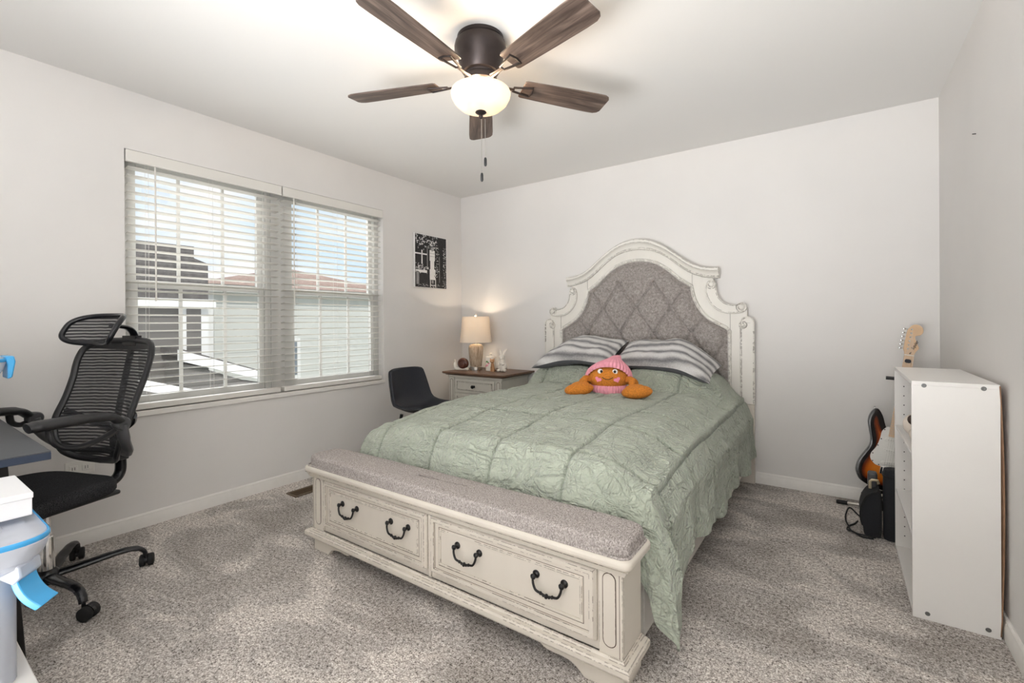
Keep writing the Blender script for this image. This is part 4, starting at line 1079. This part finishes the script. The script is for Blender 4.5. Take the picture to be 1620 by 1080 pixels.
    # Y shaped support behind the mesh
    for s in (-1, 1):
        MB().tube(smooth_path([(0, .275, .62), (s*.07, .268, .66), (s*.16, .235, .70), (s*.215, .20, .735)], 6), .015, 10, flat=(1.3, .8)).build('back_support', GP, t, **L)
    MB().tube(smooth_path([(0, .275, .64), (0, .29, .75), (0, .325, .92), (0, .352, 1.04)], 6), .013, 10, flat=(1.4, .8)).build('back_spine', BP, t, **L)
    # headrest
    hp = MB().tube(smooth_path([(0, .350, 1.03), (0, .362, 1.085), (0, .330, 1.125), (0, .262, 1.135)], 6), .014, 10, flat=(1.8, .7)); hp.cbox((0, .350, 1.062), (.085, .03, .05)); hp.build('headrest_bracket', GP, t, **L)
    def hpnt(x, zz):    # pad curving forward at both ends, tilted
        q = x/.155; y = .235-.070*q*q; z = 1.120+zz*.95; return (x, y+zz*.55+.0, z)
    def hr(a): 
        c, s = cos(a), sin(a); sg = lambda q: 1 if q >= 0 else -1
        return sg(c)*abs(c)**.58*.155, sg(s)*abs(s)**.62*.068
    MB().tube([hpnt(*hr(2*pi*i/64)) for i in range(64)], .0115, 10, closed=True).build('headrest_frame', GP, t, **L)
    def fh(u, v):
        z = (v*2-1); w = max(0, 1-abs(z)**3.2)**.36; x = (u*2-1)*.152*w; p = hpnt(x, z*.066); return p
    MB().grid(fh, 24, 16).build('headrest_mesh', M['back_mesh'], t, local=True, smooth=180)
    # armrests: nearer one is local +x
    for s in (1, -1):
        X = s*.275
        pad = MB().tube(smooth_path([(X, .098, .730), (X, .06, .756), (X, -.03, .766), (X-.004*s, -.12, .767), (X-.012*s, -.185, .766), (X-.016*s, -.206, .764)], 6), [.014]+[.026]*6+[.030]*6+[.033]*6+[.034]*6+[.030]*5+[.012], 16, flat=(.62, 1.35))
        p = pad.build('armrest_pad', BP, t, local=True, smooth=60)
        MB().lathe([(.0, -.022), (.024, -.022), (.029, -.016), (.029, .016), (.024, .022), (.0, .022)], 24, Matrix.Translation((X-.010*s, .112, .716)) @ Matrix.Rotation(pi/2, 4, 'Y')).build('armrest_pivot', GR, t, **L)
        rail = [(X, .08, .692), (X, .02, .670), (X, -.05, .660), (X-.006*s, -.10, .670), (X-.012*s, -.130, .700), (X-.014*s, -.140, .745)] if s > 0 else [(X, .09, .700), (X, .07, .694), (X, .05, .700), (X, .035, .715), (X, .030, .745)]
        MB().tube(smooth_path(rail, 6), .014, 10, flat=(.8, 1.3)).build('armrest_rail', BP, t, **L)
        MB().tube(smooth_path([(X-.012*s, .112, .716), (s*.255, .130, .645), (s*.21, .175, .585), (s*.12, .225, .550), (s*.02, .265, .545)], 6), [.024]*6+[.022]*6+[.019]*6+[.017]*7, 12, flat=(1.3, .7)).build('armrest_bracket', GR, t, **L)
office_chair()

# ------------------------------------------------------------------ desk
def desk():
    t = thing('desk', 'charcoal topped desk with dark navy edges along the near wall', 'desk', (.58, -3.61, 0))
    x0, x1, y0, y1, z = -.0+.02, 1.160, -3.90, -3.296, .74
    tp = MB().box(x0, x1, y0, y1, z-.004, z).build('desk_top', M['desk_top'], t, bevel=.0015)
    MB().box(x0, x1, y0, y1, z-.027, z-.004).build('edge_band', M['desk_edge'], t, bevel=.0015)
    for xa in (.10, 1.045):
        l = MB(); l.box(xa, xa+.045, y0+.03, y1-.035, .0, .030)
        l.build('foot_bar', M['black_iron'], t, bevel=.004)
        u = MB(); u.prism([(y1-.10, .03), (y1-.045, .03), (y1-.085, z-.027), (y1-.155, z-.027)], xa+.004, xa+.040, 'yz'); u.prism([(y0+.05, .03), (y0+.11, .03), (y0+.16, z-.027), (y0+.10, z-.027)], xa+.004, xa+.040, 'yz')
        u.build('leg', M['black_iron'], t, bevel=.003)
    MB().box(.145, 1.045, y0+.06, y0+.085, z-.12, z-.05).build('crossbar', M['black_iron'], t, bevel=.003)
desk()
# white low cube with the bins stacked on it
t = thing('storage_cube', 'white low storage cube on the carpet under the clear bin', 'storage cube', (1.45, -3.66, 0))
MB().box(1.225, 1.90, -3.93, -3.395, .012, .25).build('cube_body', M['white_melamine'], t, bevel=.003)
for sx in (1.25, 1.86):
    for sy in (-3.90, -3.43): MB().cbox((sx, sy, .006), (.03, .03, .012)).build('foot', M['rubber'], t)
def roundrect(x0, x1, y0, y1, r, n=6):
    pts = []
    for cx, cy, a0 in ((x1-r, y1-r, 0), (x0+r, y1-r, 90), (x0+r, y0+r, 180), (x1-r, y0+r, 270)):
        for i in range(n+1): a = radians(a0+90*i/n); pts.append((cx+r*cos(a), cy+r*sin(a)))
    return pts
def loft(m, rings, cap0=True, cap1=True):
    n = len(rings[0]); vs = [p for r in rings for p in r]; fs = []
    for i in range(len(rings)-1):
        for k in range(n): k2 = (k+1) % n; fs.append((i*n+k, i*n+k2, (i+1)*n+k2, (i+1)*n+k))
    if cap0: fs.append(tuple(reversed(range(n))))
    if cap1: fs.append(tuple((len(rings)-1)*n+k for k in range(n)))
    return m.add(vs, fs)
def bin_(label, x0, x1, y0, y1, z0, h, latch_x, open_latch):
    t = thing('storage_bin', label, 'storage bin', ((x0+x1)/2, (y0+y1)/2, z0))
    rr = lambda off, r, z: [(a, b, z) for a, b in roundrect(x0-off, x1+off, y0-off, y1+off, r)]
    m = MB(); loft(m, [rr(-.003, .05, z0+.001), rr(.0, .05, z0+.006), rr(-.0, .05, z0+h*.80), rr(.030, .06, z0+h*.86), rr(.036, .06, z0+h), rr(.030, .055, z0+h), rr(-.006, .045, z0+h*.80), rr(-.010, .04, z0+.010)])
    m.build('bin_body', M['clear_bin'], t, smooth=40)
    l = MB(); zl = z0+h+.001
    loft(l, [rr(.040, .065, zl-.034), rr(.048, .07, zl-.022), rr(.056, .07, zl+.008), rr(.050, .07, zl+.024), rr(.020, .06, zl+.030), rr(-.020, .05, zl+.030), rr(-.028, .05, zl+.040), rr(-.05, .05, zl+.044)], False, True)
    lo = l.build('lid', M['clear_lid'], t, smooth=40)
    g = MB().tube([(a, b, zl+.016) for a, b in roundrect(x0-.0535, x1+.0535, y0-.0535, y1+.0535, .07)], .006, 8, closed=True, flat=(1.2, .6)); g.build('gasket', M['blue'], lo)
    if open_latch:
        # clear hinge tab and blue handle swung open below the lid
        T = Matrix.Translation((x1-.012, y1-.006, zl-.030)) @ Matrix.Rotation(radians(-42), 4, 'Z')
        MB().prism([(-.010, -.006), (.030, -.012), (.034, -.040), (.016, -.058), (-.012, -.040)], -.034, .034, 'yz', T).build('hinge_tab', M['clear_lid'], t, bevel=.004)
        h = MB(); cv = [tuple(p) for p in smooth_path([(.004, -.034, 0), (.010, -.060, 0), (.018, -.082, 0), (.034, -.106, 0), (.058, -.126, 0)], 5)]
        for i in range(len(cv)-1): pass
        poly = cv+[(a+.014, b+.010) for a, b, _ in reversed(cv)]
        h.prism([(p[0], p[1]) for p in poly], -.030, .030, 'yz', T); h.build('latch', M['blue'], t, bevel=.006, seg=3)
    else:
        T = Matrix.Translation((latch_x, y1+.050, zl))
        MB().prism([(.0, .030), (.022, .030), (.026, .010), (.018, -.045), (.006, -.050), (.006, .0)], -.05, .05, 'yz', T).build('latch', M['blue'], t, bevel=.004)
    return t
bin_('cloudy clear bin with an open blue latch on the white cube, under the white box', 1.26, 1.552, -3.885, -3.422, .2505, .345, 1.43, True)
bin_('clear bin with a closed blue latch on the far end of the desk', .50, .84, -3.82, -3.405, .7405, .262, .80, False)
t = thing('white_box', 'plain white cardboard box lying on the lid of the clear bin', 'box', (1.35, -3.6, .641))
bx = MB().box(1.235, 1.475, -3.83, -3.388, .6415, .688).build('box_body', M['white_card'], t, bevel=.002)
MB().box(1.233, 1.477, -3.832, -3.386, .686, .701).build('box_lid', M['white_card'], t, bevel=.002)

# ------------------------------------------------------------------ bookcase
def bookcase():
    t = thing('bookcase', 'white laminate bookcase standing against the right wall with bowed back', 'bookcase', (3.56, -1.0, 0))
    x0, x1, y0, y1, h, k = 3.443, 3.683, -1.320, -.668, .905, .016; A = M['white_melamine']
    for ya, yb in ((y0, y0+k), (y1-k, y1)):
        s = MB().box(x0, x1, ya, yb, 0, h-k)
        if ya != y0:                      # peg holes bored in the inner face
            s.cur = 1
            for xx in (x0+.035, x1-.045):
                for i in range(17): s.lathe([(.0, 0), (.0028, 0), (.0028, .0006), (.0, .0006)], 8, Matrix.Translation((xx, ya-.0001, .075+i*.046)) @ Matrix.Rotation(pi/2, 4, 'X'))
        s.build('side_panel', [A, M['dark_slot']], t, bevel=.0003)
    MB().box(x0, x1, y0, y1, h-k, h).build('top_panel', A, t, bevel=.0012)
    MB().box(x0+.001, x1, y0+k, y1-k, .004, .004+k).build('bottom_panel', A, t, bevel=.0012)
    for z in (.305, .618): MB().box(x0+.003, x1, y0+k+.001, y1-k-.001, z-.014, z).build('shelf', A, t, bevel=.0012)
    # thin back board, bowed away from the frame
    def fb(u, v): return (x1+.0005+.010*sin(pi*v)**.8*(.35+.65*(1-u)), lerp(y0-.001, y1+.001, u), lerp(.01, h-.004, v))
    MB().grid(fb, 8, 20).build('back_board', M['hardboard'], t, smooth=180, solid=.0035)
    for x, z in ((3.479, .889), (3.641, .889), (3.486, .024), (3.650, .024)):
        MB().lathe([(.0, 0), (.0078, 0), (.0078, .0012), (.006, .0018), (.003, .0008), (.0, .0008)], 16, Matrix.Translation((x, y0+.0002, z)) @ Matrix.Rotation(pi/2, 4, 'X')).build('screw', M['cam_screw'], t)
bookcase()
t = thing('stuffed_toy', 'cream and dark brown stuffed toy lying on the top inner shelf of the bookcase', 'plush toy', (3.52, -1.02, .619))
MB().ell((3.510, -1.110, .659), (.055, .085, .038), 24, 16, fn=lambda d: 1+.03*noise.noise(d*5)).build('body', M['cream_plush'], t, smooth=180)
MB().ell((3.484, -.985, .679), (.038, .045, .046), 22, 14, fn=lambda d: 1+.03*noise.noise(d*6)).build('head', M['cream_plush'], t, smooth=180)
MB().ell((3.490, -1.065, .712), (.036, .050, .026), 18, 12, fn=lambda d: 1+.04*noise.noise(d*6)).build('ear', M['brown_plush'], t, smooth=180)

# ------------------------------------------------------------------ guitar (front faces -y, neck up)
def guitar():
    t = thing('electric_guitar', 'sunburst electric guitar with a white pickguard leaning in the corner', 'guitar', (3.428, -.285, .168))
    t.rotation_euler = (radians(-7.5), radians(9.0), radians(3))
    # body outline (x, z) with z=0 at the strap end; bass side is -x
    out = [(0, 0), (-.06, .003), (-.115, .024), (-.136, .048), (-.148, .085), (-.143, .135), (-.124, .185), (-.106, .230), (-.104, .270), (-.117, .320), (-.129, .368), (-.127, .408), (-.112, .442), (-.092, .450), (-.068, .415), (-.048, .362), (-.028, .338), (.028, .325), (.046, .330), (.062, .352), (.082, .366), (.105, .355), (.120, .325), (.122, .285), (.113, .245), (.112, .215), (.128, .180), (.155, .140), (.163, .098), (.152, .055), (.118, .018), (.065, .002)]
    pts = [tuple(p)[:2] for p in smooth_path([(x, z, 0) for x, z in out+[out[0]]], 5)][:-1]
    n = len(pts); cx, cz = -.0, .18
    def dist(x, z):
        d = 1
        for i in range(n):
            ax, az = pts[i]; bx, bz = pts[(i+1) % n]; L2 = (bx-ax)**2+(bz-az)**2 or 1e-9
            tt = min(1, max(0, ((x-ax)*(bx-ax)+(z-az)*(bz-az))/L2)); d = min(d, math.hypot(x-ax-tt*(bx-ax), z-az-tt*(bz-az)))
        return d
    # concentric rings so the burst can follow the outline
    m = MB(); rings = []; dv = []
    def inset(f, y):
        return [(lerp(x, lerp(cx, x*.25, .0), f) if False else x*(1-f), y, lerp(z, cz if abs(z-cz) > 0 else z, f)) for x, z in pts]
    spec = [(.5, .022), (.06, .022), (.012, .021), (0, .013), (0, -.013), (.012, -.021), (.05, -.0225), (.10, -.0225), (.16, -.0225), (.22, -.0225), (.30, -.0225), (.40, -.0225), (.52, -.0225), (.7, -.0225), (.9, -.0225)]
    loft(m, [inset(f, y) for f, y in spec])
    b = m.build('body', M['sunburst'], t, local=True, smooth=50, weld=False)
    at = b.data.attributes.new('burst', 'FLOAT', 'POINT')
    at.data.foreach_set('value', [0.0 if v.co.y > -.015 else min(1, dist(v.co.x, v.co.z)/.080) for v in b.data.vertices])
    # pickguard
    pg = [(-.040, .362), (-.060, .330), (-.064, .285), (-.074, .235), (-.092, .195), (-.092, .165), (-.075, .142), (-.050, .132), (.035, .132), (.06, .10), (.105, .055), (.135, .07), (.138, .115), (.105, .17), (.085, .215), (.090, .255), (.085, .29), (.066, .315), (.04, .322)]
    pg = [tuple(p)[:2] for p in smooth_path([(x, z, 0) for x, z in pg+[pg[0]]], 4)][:-1]
    po = MB().prism(pg, -.0228, -.0252, 'xz').build('pickguard', M['pickguard'], t, local=True, bevel=.0008)
    sc = MB()
    for x, z in ((-.050, .340), (-.058, .285), (-.068, .245), (-.085, .195), (-.080, .152), (-.05, .138), (.06, .305), (.085, .255), (.125, .10)): sc.ell((x, -.0253, z), (.0032, .001, .0032), 8, 6)
    sc.build('pickguard_screws', M['dark_slot'], po, local=True)
    for z, ang in ((.286, 0), (.226, 0), (.160, -.18)):
        T = Matrix.Translation((.0, -.0255, z)) @ Matrix.Rotation(ang, 4, 'Y')
        pk = MB().prism([(a, b_) for a, b_ in roundrect(-.043, .043, -.0095, .0095, .009)], -.006, .001, 'xz', T).build('pickup', M['pickguard'], t, local=True, bevel=.001)
        pd = MB()
        for i in range(6): pd.ell((-.026+.0104*i, -.0062, 0), (.0026, .001, .0026), 8, 6, T)
        pd.build('pole_pieces', M['nickel'], pk, local=True)
    br = MB().cbox((0, -.029, .112), (.084, .010, .040)); bo = br.build('bridge', M['chrome'], t, local=True, bevel=.002)
    sd = MB()
    for i in range(6): sd.cbox((-.0265+.0106*i, -.036, .114), (.008, .005, .026))
    sd.build('saddles', M['nickel'], bo, local=True, bevel=.0008)
    for z in (.205, .165, .122): MB().lathe([(.012, 0), (.011, .012), (.0, .013)], 16, Matrix.Translation((.075+(.2-z)*.4, -.025, z-.02)) @ Matrix.Rotation(pi/2, 4, 'X')).build('control_knob', M['pickguard'], t, local=True)
    MB().lathe([(.0, 0), (.004, .002), (.003, .008), (.0065, .012), (.0, .014)], 12, Matrix.Translation((-.106, 0, .448)) @ Matrix.Rotation(radians(-25), 4, 'Y')).build('strap_button', M['chrome'], t, local=True)
    # neck and headstock in one piece of maple
    nk = MB()
    ZB, ZN = .318, .780
    def neck(u, v):
        z = lerp(ZB-.01, ZN, v); w = lerp(.0285, .0215, v); a = pi*u
        return (w*cos(a), -.0250+lerp(.0245, .020, v)*sin(a) if u not in (0, 1) else -.0250, z)
    nk.grid(neck, 14, 12); nk.box(-.0285, .0285, -.0300, -.0250, ZB-.012, ZB)
    vs = [(-.0285, -.0300, ZB), (.0285, -.0300, ZB), (.0285, -.025, ZB), (-.0285, -.025, ZB), (-.0215, -.0300, ZN), (.0215, -.0300, ZN), (.0215, -.025, ZN), (-.0215, -.025, ZN)]
    nk.add(vs, [(0, 1, 5, 4), (1, 2, 6, 5), (2, 3, 7, 6), (3, 0, 4, 7), (4, 5, 6, 7)])
    n0 = nk.build('neck', M['maple'], t, local=True, smooth=50)
    fr = MB()
    for i in range(1, 22):
        z = ZN-.648*(1-2**(-i/12))*1.0; 
        if z > ZB: w = lerp(.0285, .0215, (z-ZB)/(ZN-ZB)); fr.box(-w, w, -.0311, -.0299, z-.0009, z+.0009)
    fr.build('frets', M['nickel'], n0, local=True)
    dt = MB()
    for i in (3, 5, 7, 9, 12, 15, 17, 19):
        z = ZN-.648*(1-2**(-(i-.5)/12))
        if z > ZB: dt.lathe([(.0, 0), (.0032, 0), (.0032, .0004), (.0, .0004)], 10, Matrix.Translation((0, -.0301, z)) @ Matrix.Rotation(pi/2, 4, 'X'))
    dt.build('fret_dots', M['dark_slot'], n0, local=True)
    MB().box(-.0215, .0215, -.0325, -.0290, ZN, ZN+.004).build('nut', M['pickguard'], n0, local=True, bevel=.0006)
    hs = [(-.0215, ZN+.004), (-.024, ZN+.020), (-.030, ZN+.034), (-.030, ZN+.045), (-.027, ZN+.130), (-.020, ZN+.158), (-.004, ZN+.178), (.020, ZN+.180), (.038, ZN+.165), (.043, ZN+.142), (.034, ZN+.124), (.018, ZN+.118), (.012, ZN+.110), (.016, ZN+.095), (.032, ZN+.060), (.036, ZN+.046), (.028, ZN+.030), (.0225, ZN+.016), (.0215, ZN+.004)]
    hsm = [tuple(p)[:2] for p in smooth_path([(x, z, 0) for x, z in hs], 3)]
    ho = MB().prism(hsm, -.0270, -.0130, 'xz').build('headstock', M['maple'], t, local=True, bevel=.001)
    for i in range(6):
        z = ZN+.038+i*.0225; x = -.0265+.0008*i; px = x+.0145
        MB().lathe([(.0048, 0), (.0048, .003), (.003, .004), (.003, .011), (.0, .011)], 12, Matrix.Translation((px, -.0270, z)) @ Matrix.Rotation(pi/2, 4, 'X')).tube([(x+.004, -.020, z), (x-.012, -.020, z)], .002, 8).ell((x-.019, -.020, z), (.0085, .004, .0065), 14, 8).build('tuning_peg', M['chrome'], ho, local=True)
    tree = MB().prism([(-.004, ZN+.010), (.006, ZN+.010), (.006, ZN+.024)], -.0275, -.0268, 'xz').build('truss_rod_hole', M['dark_slot'], ho, local=True)
    cu = bpy.data.curves.new('headstock_logo', 'FONT'); cu.body = 'Squier'; cu.size = .021; cu.shear = .35; cu.extrude = .0002; cu.offset = .0004; cu.align_x = 'CENTER'; cu.align_y = 'CENTER'
    tmp = bpy.data.objects.new('headstock_logo', cu); COL.objects.link(tmp); bpy.context.view_layer.update()
    me = bpy.data.meshes.new_from_object(tmp); bpy.data.objects.remove(tmp)
    lo = bpy.data.objects.new('headstock_logo', me); COL.objects.link(lo); me.materials.append(M['black_felt']); lo.parent = ho
    lo.matrix_basis = Matrix.Translation((.016, -.0274, ZN+.062)) @ Matrix.Rotation(radians(90), 4, 'X') @ Matrix.Rotation(radians(72), 4, 'Z')
    st = MB()
    for i in range(6):
        xb, xn = -.0265+.0106*i, -.0175+.007*i; zp = ZN+.038+i*.0225
        st.tube([(xb, -.0385, .118), (xn, -.0335, ZN+.003), (-.0265+.0008*i+.0145, -.0365, zp)], .0006, 5)
    st.build('strings', M['nickel'], t, local=True)
    # plectrum tucked under the strings
    MB().prism([(x, z) for x, z in roundrect(-.017, .011, ZN-.043, ZN-.022, .009)], -.0362, -.0353, 'xz').build('plectrum', M['navy_leather'], t, local=True)
guitar()
def guitar_stand():
    t = thing('guitar_stand', 'black guitar stand with silver legs holding the sunburst guitar', 'guitar stand', (3.43, -.17, 0))
    B = M['black_plastic']
    MB().tube([(3.440, -.165, .09), (3.540, -.095, .80)], .011, 12).build('upright', B, t)
    yk = MB().tube([(3.540, -.095, .795), (3.540, -.150, .795)], .010, 10)
    yk.tube([(3.445, -.150, .798), (3.600, -.150, .790)], .010, 10); yk.build('yoke', B, t)
    for s, p in ((-1, (3.330, -.285, .125)), (1, (3.520, -.285, .125))):
        MB().tube([(3.43, -.19, .13), (lerp(3.43, p[0], .85), -.215, .120), (p[0], -.235, .118), (p[0]+s*-.01, -.320, .128)], .009, 10).build('cradle_arm', M['rubber'], t)
    for p in ((3.215, -.135, .012), (3.60, -.10, .012), (3.44, -.36, .012)):
        v0 = Vector((3.43, -.185, .095)); v1 = Vector(p); 
        if p[0] < 3.3: v0 = Vector((3.43, -.185, .030))
        l = MB().tube([v0, v1], .009, 10).build('leg', M['nickel'], t)
        d = (v1-v0).normalized(); MB().tube([v1-d*.045, v1+d*.012], .012, 10).build('rubber_foot', M['rubber'], l)
    MB().tube([(3.43, -.185, .02), (3.43, -.185, .10)], .014, 12).build('leg_hub', B, t)
guitar_stand()
# black bags in front of the guitar
t = thing('gig_bag', 'tall black fabric case standing between the bookcase and the guitar', 'case', (3.50, -.545, 0))
m = MB(); q = roundrect(3.405, 3.60, -.600, -.490, .03)
loft(m, [[(x, y, .001) for x, y in q], [(x, y, .01) for x, y in q], [(x+.002*sin(y*90), y, .18) for x, y in q], [(x, y, .335) for x, y in q], [(lerp(x, 3.50, .05), lerp(y, -.545, .2), .358) for x, y in q], [(lerp(x, 3.50, .2), lerp(y, -.545, .5), .364) for x, y in q]])
m.build('case_body', M['black_nylon'], t, smooth=50)
MB().tube([(x, y, .330) for x, y in roundrect(3.403, 3.602, -.602, -.488, .03)], .004, 8, closed=True).build('zip', M['rubber'], t)
MB().tube(smooth_path([(3.46, -.545, .362), (3.47, -.545, .388), (3.53, -.545, .388), (3.54, -.545, .362)], 5), .007, 8).build('handle', M['black_nylon'], t)
t = thing('shoulder_bag', 'black rounded bag with a pale metal clasp in front of the guitar', 'bag', (3.365, -.50, 0))
o_ = [(3.318, .045), (3.330, .0), (3.388, .0), (3.390, .235), (3.375, .238), (3.345, .222), (3.322, .185), (3.308, .135), (3.308, .09)]
o_ = [tuple(p)[:2] for p in smooth_path([(x, z, 0) for x, z in o_+[o_[0]]], 4)][:-1]
MB().prism([(x, max(.0, z)) for x, z in o_], -.585, -.415, 'xz').build('pouch', M['black_nylon'], t, bevel=.022, seg=4)
MB().tube([(x, -.585, max(.004, z)) for x, z in o_[6:]], .004, 8).build('piping', M['rubber'], t)
MB().cbox((3.364, -.470, .272), (.042, .060, .085)).build('top_pocket', M['grey_plastic'], t, bevel=.012, seg=3)
MB().tube([(3.352, -.507, .232), (3.352, -.512, .272), (3.360, -.512, .280), (3.384, -.512, .280), (3.388, -.507, .262)], .007, 8, flat=(1, .6)).build('clasp', M['cream_metal'], t)
# cable
cb = smooth_path([(3.36, -.40, .006), (3.31, -.33, .012), (3.268, -.27, .03), (3.248, -.33, .012), (3.246, -.43, .006), (3.256, -.50, .006), (3.268, -.572, .007), (3.300, -.600, .007), (3.335, -.600, .007), (3.37, -.606, .006)], 8)
c2 = smooth_path([(3.36, -.625, .0055), (3.31, -.625, .0055), (3.275, -.602, .015), (3.250, -.560, .006), (3.262, -.500, .006), (3.285, -.455, .006), (3.300, -.405, .006)], 8)
tag(MB().tube(cb, .0042, 8).tube(c2, .0042, 8).build('instrument_cable', M['rubber']), 'black looped instrument cable on the carpet beside the black bag', 'cable')

# ------------------------------------------------------------------ outdoors
struct('ground', MB().box(-60, -.5, -40, 50, -3.2, -3.0), M['lawn'], 'lawn below the upstairs window', 'ground', smooth=0)
def dark_house():
    t = thing('neighbour_house', 'dark sided neighbouring house with white corner trim seen through the left window', 'house', (-8, -2.5, -3))
    xf = -6.0
    MB().box(-11, xf, -7, -.02, -3, 1.50).build('wall', M['siding_dark'], t, smooth=0)
    # upper roof mass stepping down to the right, shingled
    MB().prism([(-7, 1.55), (-.02, 1.55), (-.02, 2.22), (-.24, 2.30), (-.24, 2.50), (-7, 2.50)], -10.5, xf+.05, 'yz').build('roof', M['shingle_dark'], t, smooth=0)
    MB().box(-11, xf+.16, -7.2, .06, 1.44, 1.58).build('fascia', M['ext_white'], t, smooth=0)
    for y0, y1 in ((-.46, -.36), (-.14, -.02)): MB().box(xf, xf+.05, y0, y1, -3, 1.44).build('corner_trim', M['ext_white'], t)
    MB().box(xf, xf+.06, -.36, -.14, -3, 1.44).build('downspout_panel', M['siding_dark'], t)
    for k in range(2): MB().box(xf, xf+.03, -4.2+k*1.6, -3.3+k*1.6, -.6, .9).build('window', M['pane_dark'], t)
dark_house()
def light_house():
    t = thing('neighbour_house', 'pale sided neighbouring house with a reddish hip roof seen through the right window', 'house', (-12, 4, -3))
    xf = -9.0
    def Y(px, py): return px
    MB().box(-17, xf, 1.12, 11.5, -3, 1.95).build('wall', M['siding_light'], t, smooth=0)
    MB().box(xf, xf+.25, 1.0, 11.7, 1.92, 2.10).build('fascia', M['ext_white'], t)
    r = MB(); a = [(xf+.3, .95, 2.10), (xf+.3, 7.6, 2.10), (-17.3, 7.6, 2.10), (-17.3, .95, 2.10), (-12, 4.8, 3.02), (-14.5, 4.8, 3.02)]
    r.add(a, [(0, 1, 4), (1, 2, 5, 4), (2, 3, 5), (3, 0, 4, 5), (0, 3, 2, 1)])
    r.add([(xf-1, 6.0, 2.10), (xf-1, 12, 2.10), (-17, 12, 2.1), (-17, 6, 2.1), (-12, 9, 2.85)], [(0, 1, 4), (1, 2, 4), (2, 3, 4), (3, 0, 4)]); r.build('roof', M['shingle_red'], t, smooth=0)
    for y0, y1, z0, z1 in ((2.72, 3.45, -.35, .75), (7.6, 8.4, -.4, .8)):
        w = MB(); w.box(xf, xf+.06, y0, y1, z0, z1); wo = w.build('window', M['ext_white'], t)
        for ya, yb in ((y0+.1, (y0+y1)/2-.03), ((y0+y1)/2+.03, y1-.1)): MB().box(xf+.06, xf+.07, ya, yb, z0+.1, z1-.1).build('pane', M['pane_dark'], wo)
    for ya in (1.12, 5.95): MB().box(xf, xf+.06, ya, ya+.16, -3, 1.92).build('corner_trim', M['ext_white'], t)
light_house()
def porch():
    t = thing('porch_roof', 'low gabled porch with white trim below the left window', 'porch', (-6, .9, -3))
    MB().prism([(-.74, .78), (.66, .27), (.66, .17), (-.74, .66)], -5.95, -5.25, 'yz').build('roof', M['shingle_dark'], t, smooth=0)
    MB().prism([(-.74, .75), (.62, .26), (.62, .12), (-.74, .58)], -5.25, -5.2, 'yz').build('barge_board', M['ext_white'], t, smooth=0)
    MB().box(-5.9, -5.3, -.02, .55, -3, .10).build('wall', M['siding_light'], t, smooth=0)
    MB().prism([(-.70, .10), (.42, .10), (-.70, .56)], -5.9, -5.3, 'yz').build('gable', M['siding_dark'], t, smooth=0)
    MB().box(-5.30, -5.27, -.55, -.18, -.42, .0).build('vent', M['shingle_dark'], t)
porch()
t = thing('garage_roof', 'pale sunlit low roof at the bottom of the left window', 'roof', (-4.4, -2.2, -3))
MB().prism([(-3.6, 1.15), (-.95, .24), (-.95, .12), (-3.6, 1.0)], -4.6, -3.4, 'yz').build('roof_slope', M['shingle_pale'], t, smooth=0)
MB().box(-4.5, -3.5, -3.2, -1.15, -3, .20).build('wall', M['siding_light'], t, smooth=0)
